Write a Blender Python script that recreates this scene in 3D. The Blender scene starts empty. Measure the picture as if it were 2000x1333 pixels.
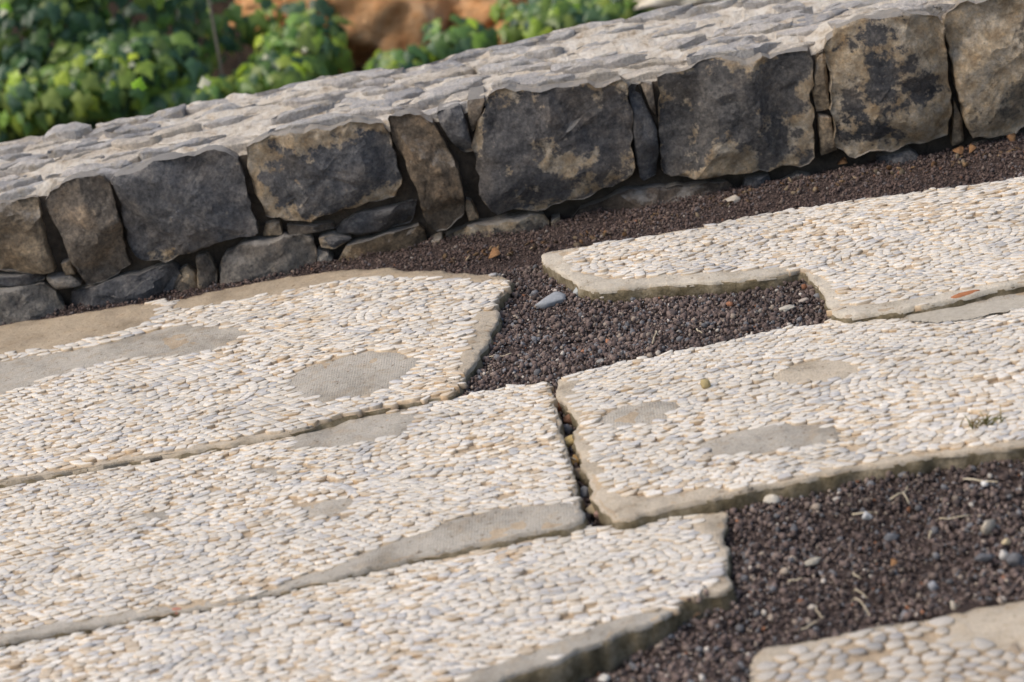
import bpy, math, random
import numpy as np
from mathutils import Vector, Matrix, noise as mnoise
from mathutils.geometry import delaunay_2d_cdt

random.seed(7)
RNG = np.random.default_rng(11)
SC = bpy.context.scene
COL = SC.collection

# ------------------------------------------------------------------ camera, light, exposure
PITCH, ROLL, DIST, LENS = math.radians(20.0), math.radians(11.2), 5.0, 90.0
FWD = Vector((0, math.cos(PITCH), -math.sin(PITCH)))
UP0 = Vector((0, math.sin(PITCH), math.cos(PITCH)))
R0 = Vector((1, 0, 0))
CX = R0 * math.cos(ROLL) - UP0 * math.sin(ROLL)
CY = UP0 * math.cos(ROLL) + R0 * math.sin(ROLL)
CAM = -FWD * DIST
cd = bpy.data.cameras.new('camera')
cam = bpy.data.objects.new('camera', cd)
COL.objects.link(cam)
m = Matrix((CX, CY, -FWD)).transposed().to_4x4()
m.translation = CAM
cam.matrix_world = m
cd.lens = LENS
cd.sensor_width = 36
cd.clip_start = 0.05
cd.clip_end = 300
cd.dof.use_dof = True
cd.dof.focus_distance = 5.0
cd.dof.aperture_fstop = 3.9
SC.camera = cam

SUN_EL, SUN_AZ = math.radians(54), math.radians(-102)      # azimuth from +Y towards +X
w = bpy.data.worlds.new('World')
SC.world = w
w.use_nodes = True
nt = w.node_tree
bg = nt.nodes['Background']
sky = nt.nodes.new('ShaderNodeTexSky')
sky.sky_type = 'NISHITA'
sky.sun_disc = False
sky.sun_elevation = SUN_EL
sky.sun_rotation = SUN_AZ
sky.dust_density = 3.0
sky.ozone_density = 0.4
nt.links.new(sky.outputs[0], bg.inputs[0])
bg.inputs[1].default_value = 0.13
sl = bpy.data.lights.new('sun', 'SUN')
sl.energy = 1.35
sl.angle = math.radians(40)
sl.color = (1.0, 0.93, 0.84)
so = bpy.data.objects.new('sun', sl)
COL.objects.link(so)
sd = Vector((math.sin(SUN_AZ) * math.cos(SUN_EL), math.cos(SUN_AZ) * math.cos(SUN_EL), math.sin(SUN_EL)))
so.rotation_euler = sd.to_track_quat('Z', 'Y').to_euler()
so.location = sd * 20
vs = SC.view_settings
vs.view_transform = 'Standard'
vs.look = 'None'
vs.gamma = 1
vs.use_curve_mapping = False
vs.exposure = 0.42

# ------------------------------------------------------------------ helpers
TH = 18.0 / LENS


def ray(px, py):
    return (FWD + CX * ((px - 1000) / 1000 * TH) - CY * ((py - 666.5) / 1000 * TH))


def at_z(px, py, z=0.0):
    d = ray(px, py)
    return CAM + d * ((z - CAM.z) / d.z)


def at_y(px, py, y):
    if y > 2.5: y += 1.9                                 # the planting stands well behind the wall
    d = ray(px, py)
    return CAM + d * ((y - CAM.y) / d.y)


def poly_z(pts, z):
    return np.array([at_z(x, y, z)[:2] for x, y in pts])


def to_px(P):
    """world points (n,3) -> photo pixels"""
    P = np.asarray(P, float) - np.array(CAM)
    dz = P @ np.array(FWD)
    return np.stack([1000 + (P @ np.array(CX)) / dz / TH * 1000, 666.5 - (P @ np.array(CY)) / dz / TH * 1000], 1)


def tag(o, label=None, cat=None, group=None, kind=None):
    if label: o['label'] = label
    if cat: o['category'] = cat
    if group: o['group'] = group
    if kind: o['kind'] = kind
    return o


def empty(name, loc, label=None, cat=None, group=None):
    o = bpy.data.objects.new(name, None)
    COL.objects.link(o)
    o.location = loc
    o.empty_display_size = 0.05
    return tag(o, label, cat, group)


def mesh_np(name, V, F, mats, parent=None, loc=(0, 0, 0), tint=None, smooth=True, midx=None, col=None):
    """V (n,3) world coords, F list/array of faces; loc = world origin of the object."""
    V = np.asarray(V, np.float64) - np.array(loc)
    me = bpy.data.meshes.new(name)
    if isinstance(F, np.ndarray):
        n, k = F.shape
        me.vertices.add(len(V)); me.loops.add(n * k); me.polygons.add(n)
        me.vertices.foreach_set('co', V.astype(np.float32).ravel())
        me.loops.foreach_set('vertex_index', F.astype(np.int32).ravel())
        me.polygons.foreach_set('loop_start', np.arange(0, n * k, k, dtype=np.int32))
        me.polygons.foreach_set('loop_total', np.full(n, k, np.int32))
        me.update(calc_edges=True)
    else:
        me.from_pydata(V.tolist(), [], F)
    if tint is not None:
        a = me.color_attributes.new('tint', 'FLOAT_COLOR', 'POINT')
        t = np.ones((len(V), 4), np.float32); t[:, :3] = tint
        a.data.foreach_set('color', t.ravel())
    for mm in (mats if isinstance(mats, (list, tuple)) else [mats]):
        me.materials.append(mm)
    if midx is not None:
        me.polygons.foreach_set('material_index', np.asarray(midx, np.int32))
    if smooth:
        me.polygons.foreach_set('use_smooth', np.ones(len(me.polygons), bool))
    o = bpy.data.objects.new(name, me)
    COL.objects.link(o)
    p = Vector(loc)
    if parent is not None:
        o.parent = parent
        p = p - parent.location
    o.location = p
    if col is not None:
        o.color = col
    return o


def hsh(a):
    a = a.astype(np.uint64)
    a ^= a >> np.uint64(15); a *= np.uint64(0x2c1b3c6d); a &= np.uint64(0xffffffff)
    a ^= a >> np.uint64(12); a *= np.uint64(0x297a2d39); a &= np.uint64(0xffffffff)
    a ^= a >> np.uint64(15)
    return (a & np.uint64(0xffff)).astype(float) / 65535.0


def vnoise(P, seed=0):
    P = np.asarray(P, float) + 1000.0
    I = np.floor(P).astype(np.int64); f = P - I
    f = f * f * (3 - 2 * f)
    out = 0
    for dx in (0, 1):
        for dy in (0, 1):
            for dz in (0, 1):
                h = hsh((I[:, 0] + dx) * 73856093 + (I[:, 1] + dy) * 19349663 + (I[:, 2] + dz) * 83492791 + seed * 7919)
                wgt = (f[:, 0] if dx else 1 - f[:, 0]) * (f[:, 1] if dy else 1 - f[:, 1]) * (f[:, 2] if dz else 1 - f[:, 2])
                out = out + h * wgt
    return out * 2 - 1


def fbm(P, scale, octv=4, seed=0, gain=0.5):
    P = np.asarray(P, float) * scale
    if P.shape[1] == 2:
        P = np.concatenate([P, np.zeros((len(P), 1))], 1)
    s = 0; a = 1
    for k in range(octv):
        s = s + a * vnoise(P * 2 ** k, seed + k * 13); a *= gain
    return s


def chaikin(p, it=1, q=0.25):
    p = np.asarray(p, float)
    for _ in range(it):
        n = np.roll(p, -1, 0)
        p = np.stack([p * (1 - q) + n * q, p * q + n * (1 - q)], 1).reshape(-1, p.shape[1])
    return p


def resample(p, n=None, step=None):
    p = np.asarray(p, float)
    c = np.concatenate([p, p[:1]])
    L = np.concatenate([[0], np.cumsum(np.linalg.norm(np.diff(c, axis=0), axis=1))])
    if n is None: n = max(6, int(L[-1] / step))
    t = np.arange(n) / n * L[-1]
    return np.stack([np.interp(t, L, c[:, k]) for k in range(p.shape[1])], 1)


def area2(p):
    q = np.roll(p, -1, 0)
    return 0.5 * np.sum(p[:, 0] * q[:, 1] - q[:, 0] * p[:, 1])


def ccw(p):
    p = np.asarray(p, float)
    return p if area2(p) > 0 else p[::-1].copy()


def inside(P, poly):
    x, y = P[:, 0], P[:, 1]
    r = np.zeros(len(P), bool)
    j = len(poly) - 1
    for i in range(len(poly)):
        xi, yi = poly[i]; xj, yj = poly[j]
        if yi != yj:
            c = ((yi > y) != (yj > y)) & (x < (xj - xi) * (y - yi) / (yj - yi) + xi)
            r ^= c
        j = i
    return r


def seg_dist(P, poly):
    """distance of points to closed outline"""
    d = np.full(len(P), 1e9)
    for i in range(len(poly)):
        a = poly[i]; b = poly[(i + 1) % len(poly)]
        ab = b - a
        t = np.clip(((P - a) @ ab) / max(ab @ ab, 1e-12), 0, 1)
        d = np.minimum(d, np.linalg.norm(P - (a + t[:, None] * ab), axis=1))
    return d


def inset(p, d):
    """move ccw outline inwards by d (small)"""
    e = np.roll(p, -1, 0) - p
    n = np.stack([-e[:, 1], e[:, 0]], 1)
    n /= np.maximum(np.linalg.norm(n, axis=1, keepdims=True), 1e-9)
    vn = n + np.roll(n, 1, 0)
    vn /= np.maximum(np.linalg.norm(vn, axis=1, keepdims=True), 1e-9)
    return p + vn * (d if np.isscalar(d) else np.asarray(d)[:, None])


# ------------------------------------------------------------------ materials
def mat(name):
    M = bpy.data.materials.new(name)
    M.use_nodes = True
    t = M.node_tree
    b = t.nodes['Principled BSDF']
    b.inputs['Roughness'].default_value = 0.85
    b.inputs['Specular IOR Level'].default_value = 0.25
    return M, t, b


def N(t, typ, **kw):
    n = t.nodes.new(typ)
    for k, v in kw.items():
        if k in n.inputs: n.inputs[k].default_value = v
        else: setattr(n, k, v)
    return n


def pos(t):
    return N(t, 'ShaderNodeNewGeometry').outputs['Position']


def noise_n(t, vec, scale, detail=4, rough=0.6):
    n = N(t, 'ShaderNodeTexNoise')
    n.inputs['Scale'].default_value = scale
    n.inputs['Detail'].default_value = detail
    n.inputs['Roughness'].default_value = rough
    t.links.new(vec, n.inputs['Vector'])
    return n.outputs['Fac']


def ramp(t, fac, stops):
    r = N(t, 'ShaderNodeValToRGB')
    e = r.color_ramp.elements
    while len(e) < len(stops): e.new(0.5)
    for k, (p, c) in enumerate(stops):
        e[k].position = p
        e[k].color = (*c, 1) if len(c) == 3 else c
    t.links.new(fac, r.inputs[0])
    return r.outputs[0]


def mix(t, fac, a, b, mode='MIX'):
    n = N(t, 'ShaderNodeMix', data_type='RGBA', blend_type=mode)
    for k, v in ((0, fac), (6, a), (7, b)):
        if hasattr(v, 'links'): t.links.new(v, n.inputs[k])
        else: n.inputs[k].default_value = v if k == 0 else (*v, 1)
    return n.outputs[2]


def math_n(t, op, a, b=0.0, clamp=False):
    n = N(t, 'ShaderNodeMath', operation=op, use_clamp=clamp)
    for k, v in ((0, a), (1, b)):
        if hasattr(v, 'links'): t.links.new(v, n.inputs[k])
        else: n.inputs[k].default_value = v
    return n.outputs[0]


def bump(t, b, h, strength, dist, prev=None):
    n = N(t, 'ShaderNodeBump')
    n.inputs['Strength'].default_value = strength
    n.inputs['Distance'].default_value = dist
    t.links.new(h, n.inputs['Height'])
    if prev: t.links.new(prev, n.inputs['Normal'])
    t.links.new(n.outputs[0], b.inputs['Normal'])
    return n.outputs[0]


def lk(t, a, b):
    t.links.new(a, b)


def m_tinted(name, fine, fine_amt, bscale, bdist, rough=0.8):
    """colour from the piece's own tint attribute, with mineral speckle"""
    M, t, b = mat(name)
    P = pos(t)
    a = N(t, 'ShaderNodeAttribute', attribute_name='tint')
    sp = ramp(t, noise_n(t, P, fine, 5, 0.7), [(0.25, (1 - fine_amt,) * 3), (0.7, (1 + fine_amt * 0.5,) * 3)])
    lk(t, mix(t, 1.0, a.outputs['Color'], sp, 'MULTIPLY'), b.inputs['Base Color'])
    b.inputs['Roughness'].default_value = rough
    bump(t, b, noise_n(t, P, bscale, 5, 0.65), 0.6, bdist)
    return M


M_PEB = m_tinted('pebble_stone', 220, 0.22, 260, 0.0012)
M_GRAVEL = m_tinted('volcanic_gravel', 400, 0.35, 700, 0.0015, 0.9)
M_CHIP = m_tinted('loose_chip', 120, 0.25, 220, 0.0015)


def m_mortar():
    """object colour = lime mortar tone; alpha drives the woven cloth imprint"""
    M, t, b = mat('lime_mortar')
    P = pos(t)
    oi = N(t, 'ShaderNodeObjectInfo')
    big = ramp(t, noise_n(t, P, 9, 5, 0.65), [(0.28, (0.58, 0.55, 0.50)), (0.45, (0.92, 0.90, 0.87)), (0.66, (1.12, 1.10, 1.07))])
    c = mix(t, 1.0, oi.outputs['Color'], big, 'MULTIPLY')
    st = ramp(t, noise_n(t, P, 30, 4, 0.7), [(0.5, (0, 0, 0)), (0.72, (0.5, 0.5, 0.5))])
    c = mix(t, st, c, (0.42, 0.31, 0.19))
    pit = ramp(t, noise_n(t, P, 95, 3, 0.6), [(0.62, (1, 1, 1)), (0.70, (0.55, 0.5, 0.44))])
    c = mix(t, 1.0, c, pit, 'MULTIPLY')
    fine = ramp(t, noise_n(t, P, 260, 4, 0.7), [(0.3, (0.78,) * 3), (0.65, (1.08,) * 3)])
    c = mix(t, 1.0, c, fine, 'MULTIPLY')
    lk(t, c, b.inputs['Base Color'])
    # weave
    mp = N(t, 'ShaderNodeMapping')
    mp.inputs['Rotation'].default_value = (0, 0, 0.08)
    lk(t, P, mp.inputs['Vector'])
    wa = N(t, 'ShaderNodeTexWave', bands_direction='X')
    wb = N(t, 'ShaderNodeTexWave', bands_direction='Y')
    for q, s in ((wa, 62), (wb, 50)):
        q.inputs['Scale'].default_value = s
        q.inputs['Distortion'].default_value = 2.5
        q.inputs['Detail Scale'].default_value = 0.4
        lk(t, mp.outputs[0], q.inputs['Vector'])
    wv = math_n(t, 'MULTIPLY', math_n(t, 'ADD', wa.outputs['Fac'], wb.outputs['Fac']), oi.outputs['Alpha'])
    k1 = bump(t, b, noise_n(t, P, 60, 6, 0.7), 0.8, 0.006)
    k2 = bump(t, b, wv, 0.45, 0.0008, k1)
    bump(t, b, noise_n(t, P, 420, 4, 0.7), 0.6, 0.0015, k2)
    b.inputs['Roughness'].default_value = 0.92
    return M


M_MORTAR = m_mortar()


def m_side():
    M, t, b = mat('slab_side_mortar')
    P = pos(t)
    c = ramp(t, noise_n(t, P, 22, 5, 0.7), [(0.3, (0.075, 0.058, 0.03)), (0.48, (0.20, 0.16, 0.095)), (0.7, (0.40, 0.335, 0.235))])
    lk(t, c, b.inputs['Base Color'])
    k = bump(t, b, noise_n(t, P, 70, 6, 0.7), 0.9, 0.008)
    bump(t, b, noise_n(t, P, 350, 4, 0.7), 0.6, 0.002, k)
    return M


M_SIDE = m_side()


def m_stone():
    """basalt block: object colour rgb = stone tone, alpha = how much ochre crust"""
    M, t, b = mat('basalt_block')
    P = pos(t)
    oi = N(t, 'ShaderNodeObjectInfo')
    off = N(t, 'ShaderNodeVectorMath', operation='ADD')
    lk(t, P, off.inputs[0])
    cmb = N(t, 'ShaderNodeCombineXYZ')
    lk(t, math_n(t, 'MULTIPLY', oi.outputs['Random'], 37.0), cmb.inputs[0])
    lk(t, cmb.outputs[0], off.inputs[1])
    V = off.outputs[0]
    tone = ramp(t, noise_n(t, V, 11, 6, 0.65), [(0.3, (0.55, 0.54, 0.54)), (0.5, (1.0, 0.98, 0.95)), (0.7, (1.75, 1.55, 1.32))])
    c = mix(t, 1.0, oi.outputs['Color'], tone, 'MULTIPLY')
    fine = ramp(t, noise_n(t, V, 120, 5, 0.75), [(0.3, (0.55,) * 3), (0.68, (1.55, 1.5, 1.42))])
    c = mix(t, 1.0, c, fine, 'MULTIPLY')
    # brown staining
    bs = ramp(t, noise_n(t, V, 7, 3, 0.6), [(0.48, (0, 0, 0)), (0.72, (0.42, 0.42, 0.42))])
    c = mix(t, bs, c, (0.155, 0.118, 0.08))
    # ochre lime crust patches with sharp irregular borders
    ea = N(t, 'ShaderNodeAttribute', attribute_name='tint')
    es = N(t, 'ShaderNodeSeparateColor')
    lk(t, ea.outputs['Color'], es.inputs[0])
    eb = math_n(t, 'MULTIPLY', math_n(t, 'POWER', es.outputs[0], 5.0), 0.085)
    n1 = math_n(t, 'ADD', noise_n(t, V, 7.5, 9, 0.70), math_n(t, 'SUBTRACT', eb, 0.018))
    lim = math_n(t, 'SUBTRACT', 0.715, math_n(t, 'MULTIPLY', oi.outputs['Alpha'], 0.34))
    f = math_n(t, 'MULTIPLY', math_n(t, 'SUBTRACT', n1, lim), 26.0, True)
    cr = ramp(t, noise_n(t, V, 26, 5, 0.7), [(0.33, (0.36, 0.25, 0.14)), (0.5, (0.47, 0.37, 0.25)), (0.68, (0.56, 0.49, 0.39))])
    c = mix(t, f, c, cr)
    md = ramp(t, noise_n(t, V, 48, 6, 0.8), [(0.34, (0.62, 0.62, 0.63)), (0.5, (1, 1, 1)), (0.66, (1.55, 1.5, 1.4))])
    c = mix(t, 1.0, c, md, 'MULTIPLY')
    # pale specks
    v = N(t, 'ShaderNodeTexNoise'); v.inputs['Scale'].default_value = 75; v.inputs['Detail'].default_value = 2
    lk(t, V, v.inputs['Vector'])
    sp = ramp(t, v.outputs['Fac'], [(0.68, (0, 0, 0)), (0.76, (0.7, 0.7, 0.7))])
    c = mix(t, sp, c, (0.36, 0.31, 0.25))
    # lime smears and pale crust on the upper ledges
    gn = N(t, 'ShaderNodeNewGeometry')
    sx = N(t, 'ShaderNodeSeparateXYZ')
    lk(t, gn.outputs['Normal'], sx.inputs[0])
    up = math_n(t, 'ADD', sx.outputs[2], math_n(t, 'MULTIPLY', math_n(t, 'SUBTRACT', noise_n(t, V, 40, 5, .7), 0.5), 1.2))
    upf = ramp(t, up, [(0.56, (0, 0, 0)), (0.9, (0.75, 0.75, 0.75))])
    c = mix(t, upf, c, (0.47, 0.43, 0.375))
    lk(t, c, b.inputs['Base Color'])
    b.inputs['Roughness'].default_value = 0.78
    k = bump(t, b, noise_n(t, V, 22, 8, 0.72), 1.0, 0.026)
    k = bump(t, b, f, 0.4, 0.004, k)
    bump(t, b, noise_n(t, V, 170, 5, 0.75), 0.9, 0.005, k)
    return M


M_STONE = m_stone()


def m_capstone():
    M, t, b = mat('weathered_cap_stone')
    P = pos(t)
    oi = N(t, 'ShaderNodeObjectInfo')
    tone = ramp(t, noise_n(t, P, 18, 6, 0.7), [(0.3, (0.66, 0.66, 0.68)), (0.65, (1.2, 1.18, 1.15))])
    c = mix(t, 1.0, oi.outputs['Color'], tone, 'MULTIPLY')
    f = ramp(t, noise_n(t, P, 30, 6, 0.7), [(0.52, (0, 0, 0)), (0.62, (0.75, 0.75, 0.75))])
    c = mix(t, f, c, (0.50, 0.43, 0.33))
    fine = ramp(t, noise_n(t, P, 150, 4, 0.7), [(0.3, (0.75,) * 3), (0.66, (1.15,) * 3)])
    c = mix(t, 1.0, c, fine, 'MULTIPLY')
    lk(t, c, b.inputs['Base Color'])
    k = bump(t, b, noise_n(t, P, 40, 6, 0.7), 1.0, 0.022)
    bump(t, b, noise_n(t, P, 200, 5, 0.7), 0.6, 0.003, k)
    return M


M_CAP = m_capstone()


def m_flat(name, stops, scale, bscale=120, bdist=0.003, rough=0.9):
    M, t, b = mat(name)
    P = pos(t)
    lk(t, ramp(t, noise_n(t, P, scale, 6, 0.7), stops), b.inputs['Base Color'])
    b.inputs['Roughness'].default_value = rough
    bump(t, b, noise_n(t, P, bscale, 6, 0.7), 0.8, bdist)
    return M


M_CAPMORTAR = m_flat('wall_top_mortar', [(0.3, (0.38, 0.28, 0.18)), (0.44, (0.66, 0.57, 0.45)), (0.66, (0.84, 0.78, 0.68))], 30, 45, 0.03)
M_CORE = m_flat('wall_core_earth', [(0.3, (0.03, 0.026, 0.021)), (0.7, (0.11, 0.088, 0.066))], 30, 60, 0.01)
M_SOIL = m_flat('dark_volcanic_soil', [(0.3, (0.045, 0.032, 0.028)), (0.7, (0.11, 0.08, 0.068))], 40, 160, 0.006)
M_BANK = m_flat('earth_bank_soil', [(0.35, (0.02, 0.016, 0.012)), (0.6, (0.07, 0.045, 0.028))], 5, 20, 0.03)
M_OCHRE = m_flat('orange_rock', [(0.3, (0.55, 0.22, 0.075)), (0.46, (0.90, 0.46, 0.19)), (0.72, (0.93, 0.60, 0.33))], 9, 25, 0.06)
M_SUNPATCH = m_flat('sunlit_patch', [(0.3, (0.7, 0.6, 0.42)), (0.7, (0.85, 0.8, 0.68))], 9, 25, 0.02)  # sunlight on the ground beyond the wall, put into the base colour
M_STRAW = m_flat('dry_straw', [(0.3, (0.42, 0.34, 0.22)), (0.7, (0.62, 0.54, 0.40))], 60)
M_DRYLEAF = m_flat('dry_leaf', [(0.3, (0.20, 0.10, 0.045)), (0.7, (0.34, 0.19, 0.09))], 60)
M_BARK = m_flat('ivy_stem_bark', [(0.3, (0.09, 0.075, 0.06)), (0.7, (0.19, 0.165, 0.14))], 40)
M_CLOTH = m_flat('woven_cloth', [(0.3, (0.40, 0.35, 0.27)), (0.7, (0.55, 0.50, 0.41))], 90, 300, 0.002)


def m_leaf(name, stops, rough=0.32):
    M, t, b = mat(name)
    oi = N(t, 'ShaderNodeObjectInfo')
    at = N(t, 'ShaderNodeAttribute', attribute_name='tint')
    lk(t, mix(t, 1.0, at.outputs['Color'], ramp(t, oi.outputs['Random'], stops), 'MULTIPLY'), b.inputs['Base Color'])
    b.inputs['Roughness'].default_value = rough
    b.inputs['Specular IOR Level'].default_value = 0.5
    tr = N(t, 'ShaderNodeBsdfTranslucent')
    lk(t, b.inputs['Base Color'].links[0].from_socket, tr.inputs['Color'])
    ms = N(t, 'ShaderNodeMixShader')
    ms.inputs[0].default_value = 0.4
    lk(t, b.outputs[0], ms.inputs[1]); lk(t, tr.outputs[0], ms.inputs[2])
    lk(t, ms.outputs[0], t.nodes['Material Output'].inputs[0])
    return M


M_IVY = m_leaf('ivy_leaf', [(0, (0.5, 0.6, 0.6)), (0.5, (1, 1, 0.9)), (0.85, (1.5, 1.5, 0.8)), (1, (2.2, 2.1, 0.9))])
M_BRIGHTLEAF = m_leaf('bright_leaf', [(0, (1, 1, 1)), (1, (1, 1, 1))], 0.5)

# ------------------------------------------------------------------ ground
WY = None
GCTRL = [(900, 700, 0.003), (890, 765, 0.010), (1075, 735, 0.012), (980, 640, 0.000), (1100, 520, 0.006), (1300, 600, 0.003), (1300, 690, 0.012), (1500, 640, 0.013),
         (1600, 600, 0.006), (1000, 490, 0.012), (800, 500, 0.018), (1300, 420, 0.014), (1700, 360, 0.016), (2100, 290, 0.016),
         (300, 600, 0.01), (-200, 680, 0.01), (1110, 840, -0.014), (1150, 1000, -0.018), (1450, 1010, -0.018), (1700, 950, -0.009),
         (2000, 910, -0.009), (2200, 880, -0.009), (1440, 1090, -0.030), (1430, 1170, -0.036), (1300, 1240, -0.045), (1150, 1330, -0.060),
         (1480, 1250, -0.066), (1700, 1200, -0.060), (2000, 1150, -0.054), (1700, 1080, -0.044), (2000, 1020, -0.034), (1100, 1420, -0.070),
         (0, 1000, -0.03), (0, 1300, -0.04), (600, 1300, -0.06), (500, 1000, -0.03)]
GP = np.array([at_z(x, y, z)[:] for x, y, z in GCTRL])


def ground_base(P):
    P = np.asarray(P, float)
    d2 = ((P[:, None, :2] - GP[None, :, :2]) ** 2).sum(2) + 1e-4
    wgt = d2 ** -1.6
    return (wgt * GP[None, :, 2]).sum(1) / wgt.sum(1)


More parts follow.
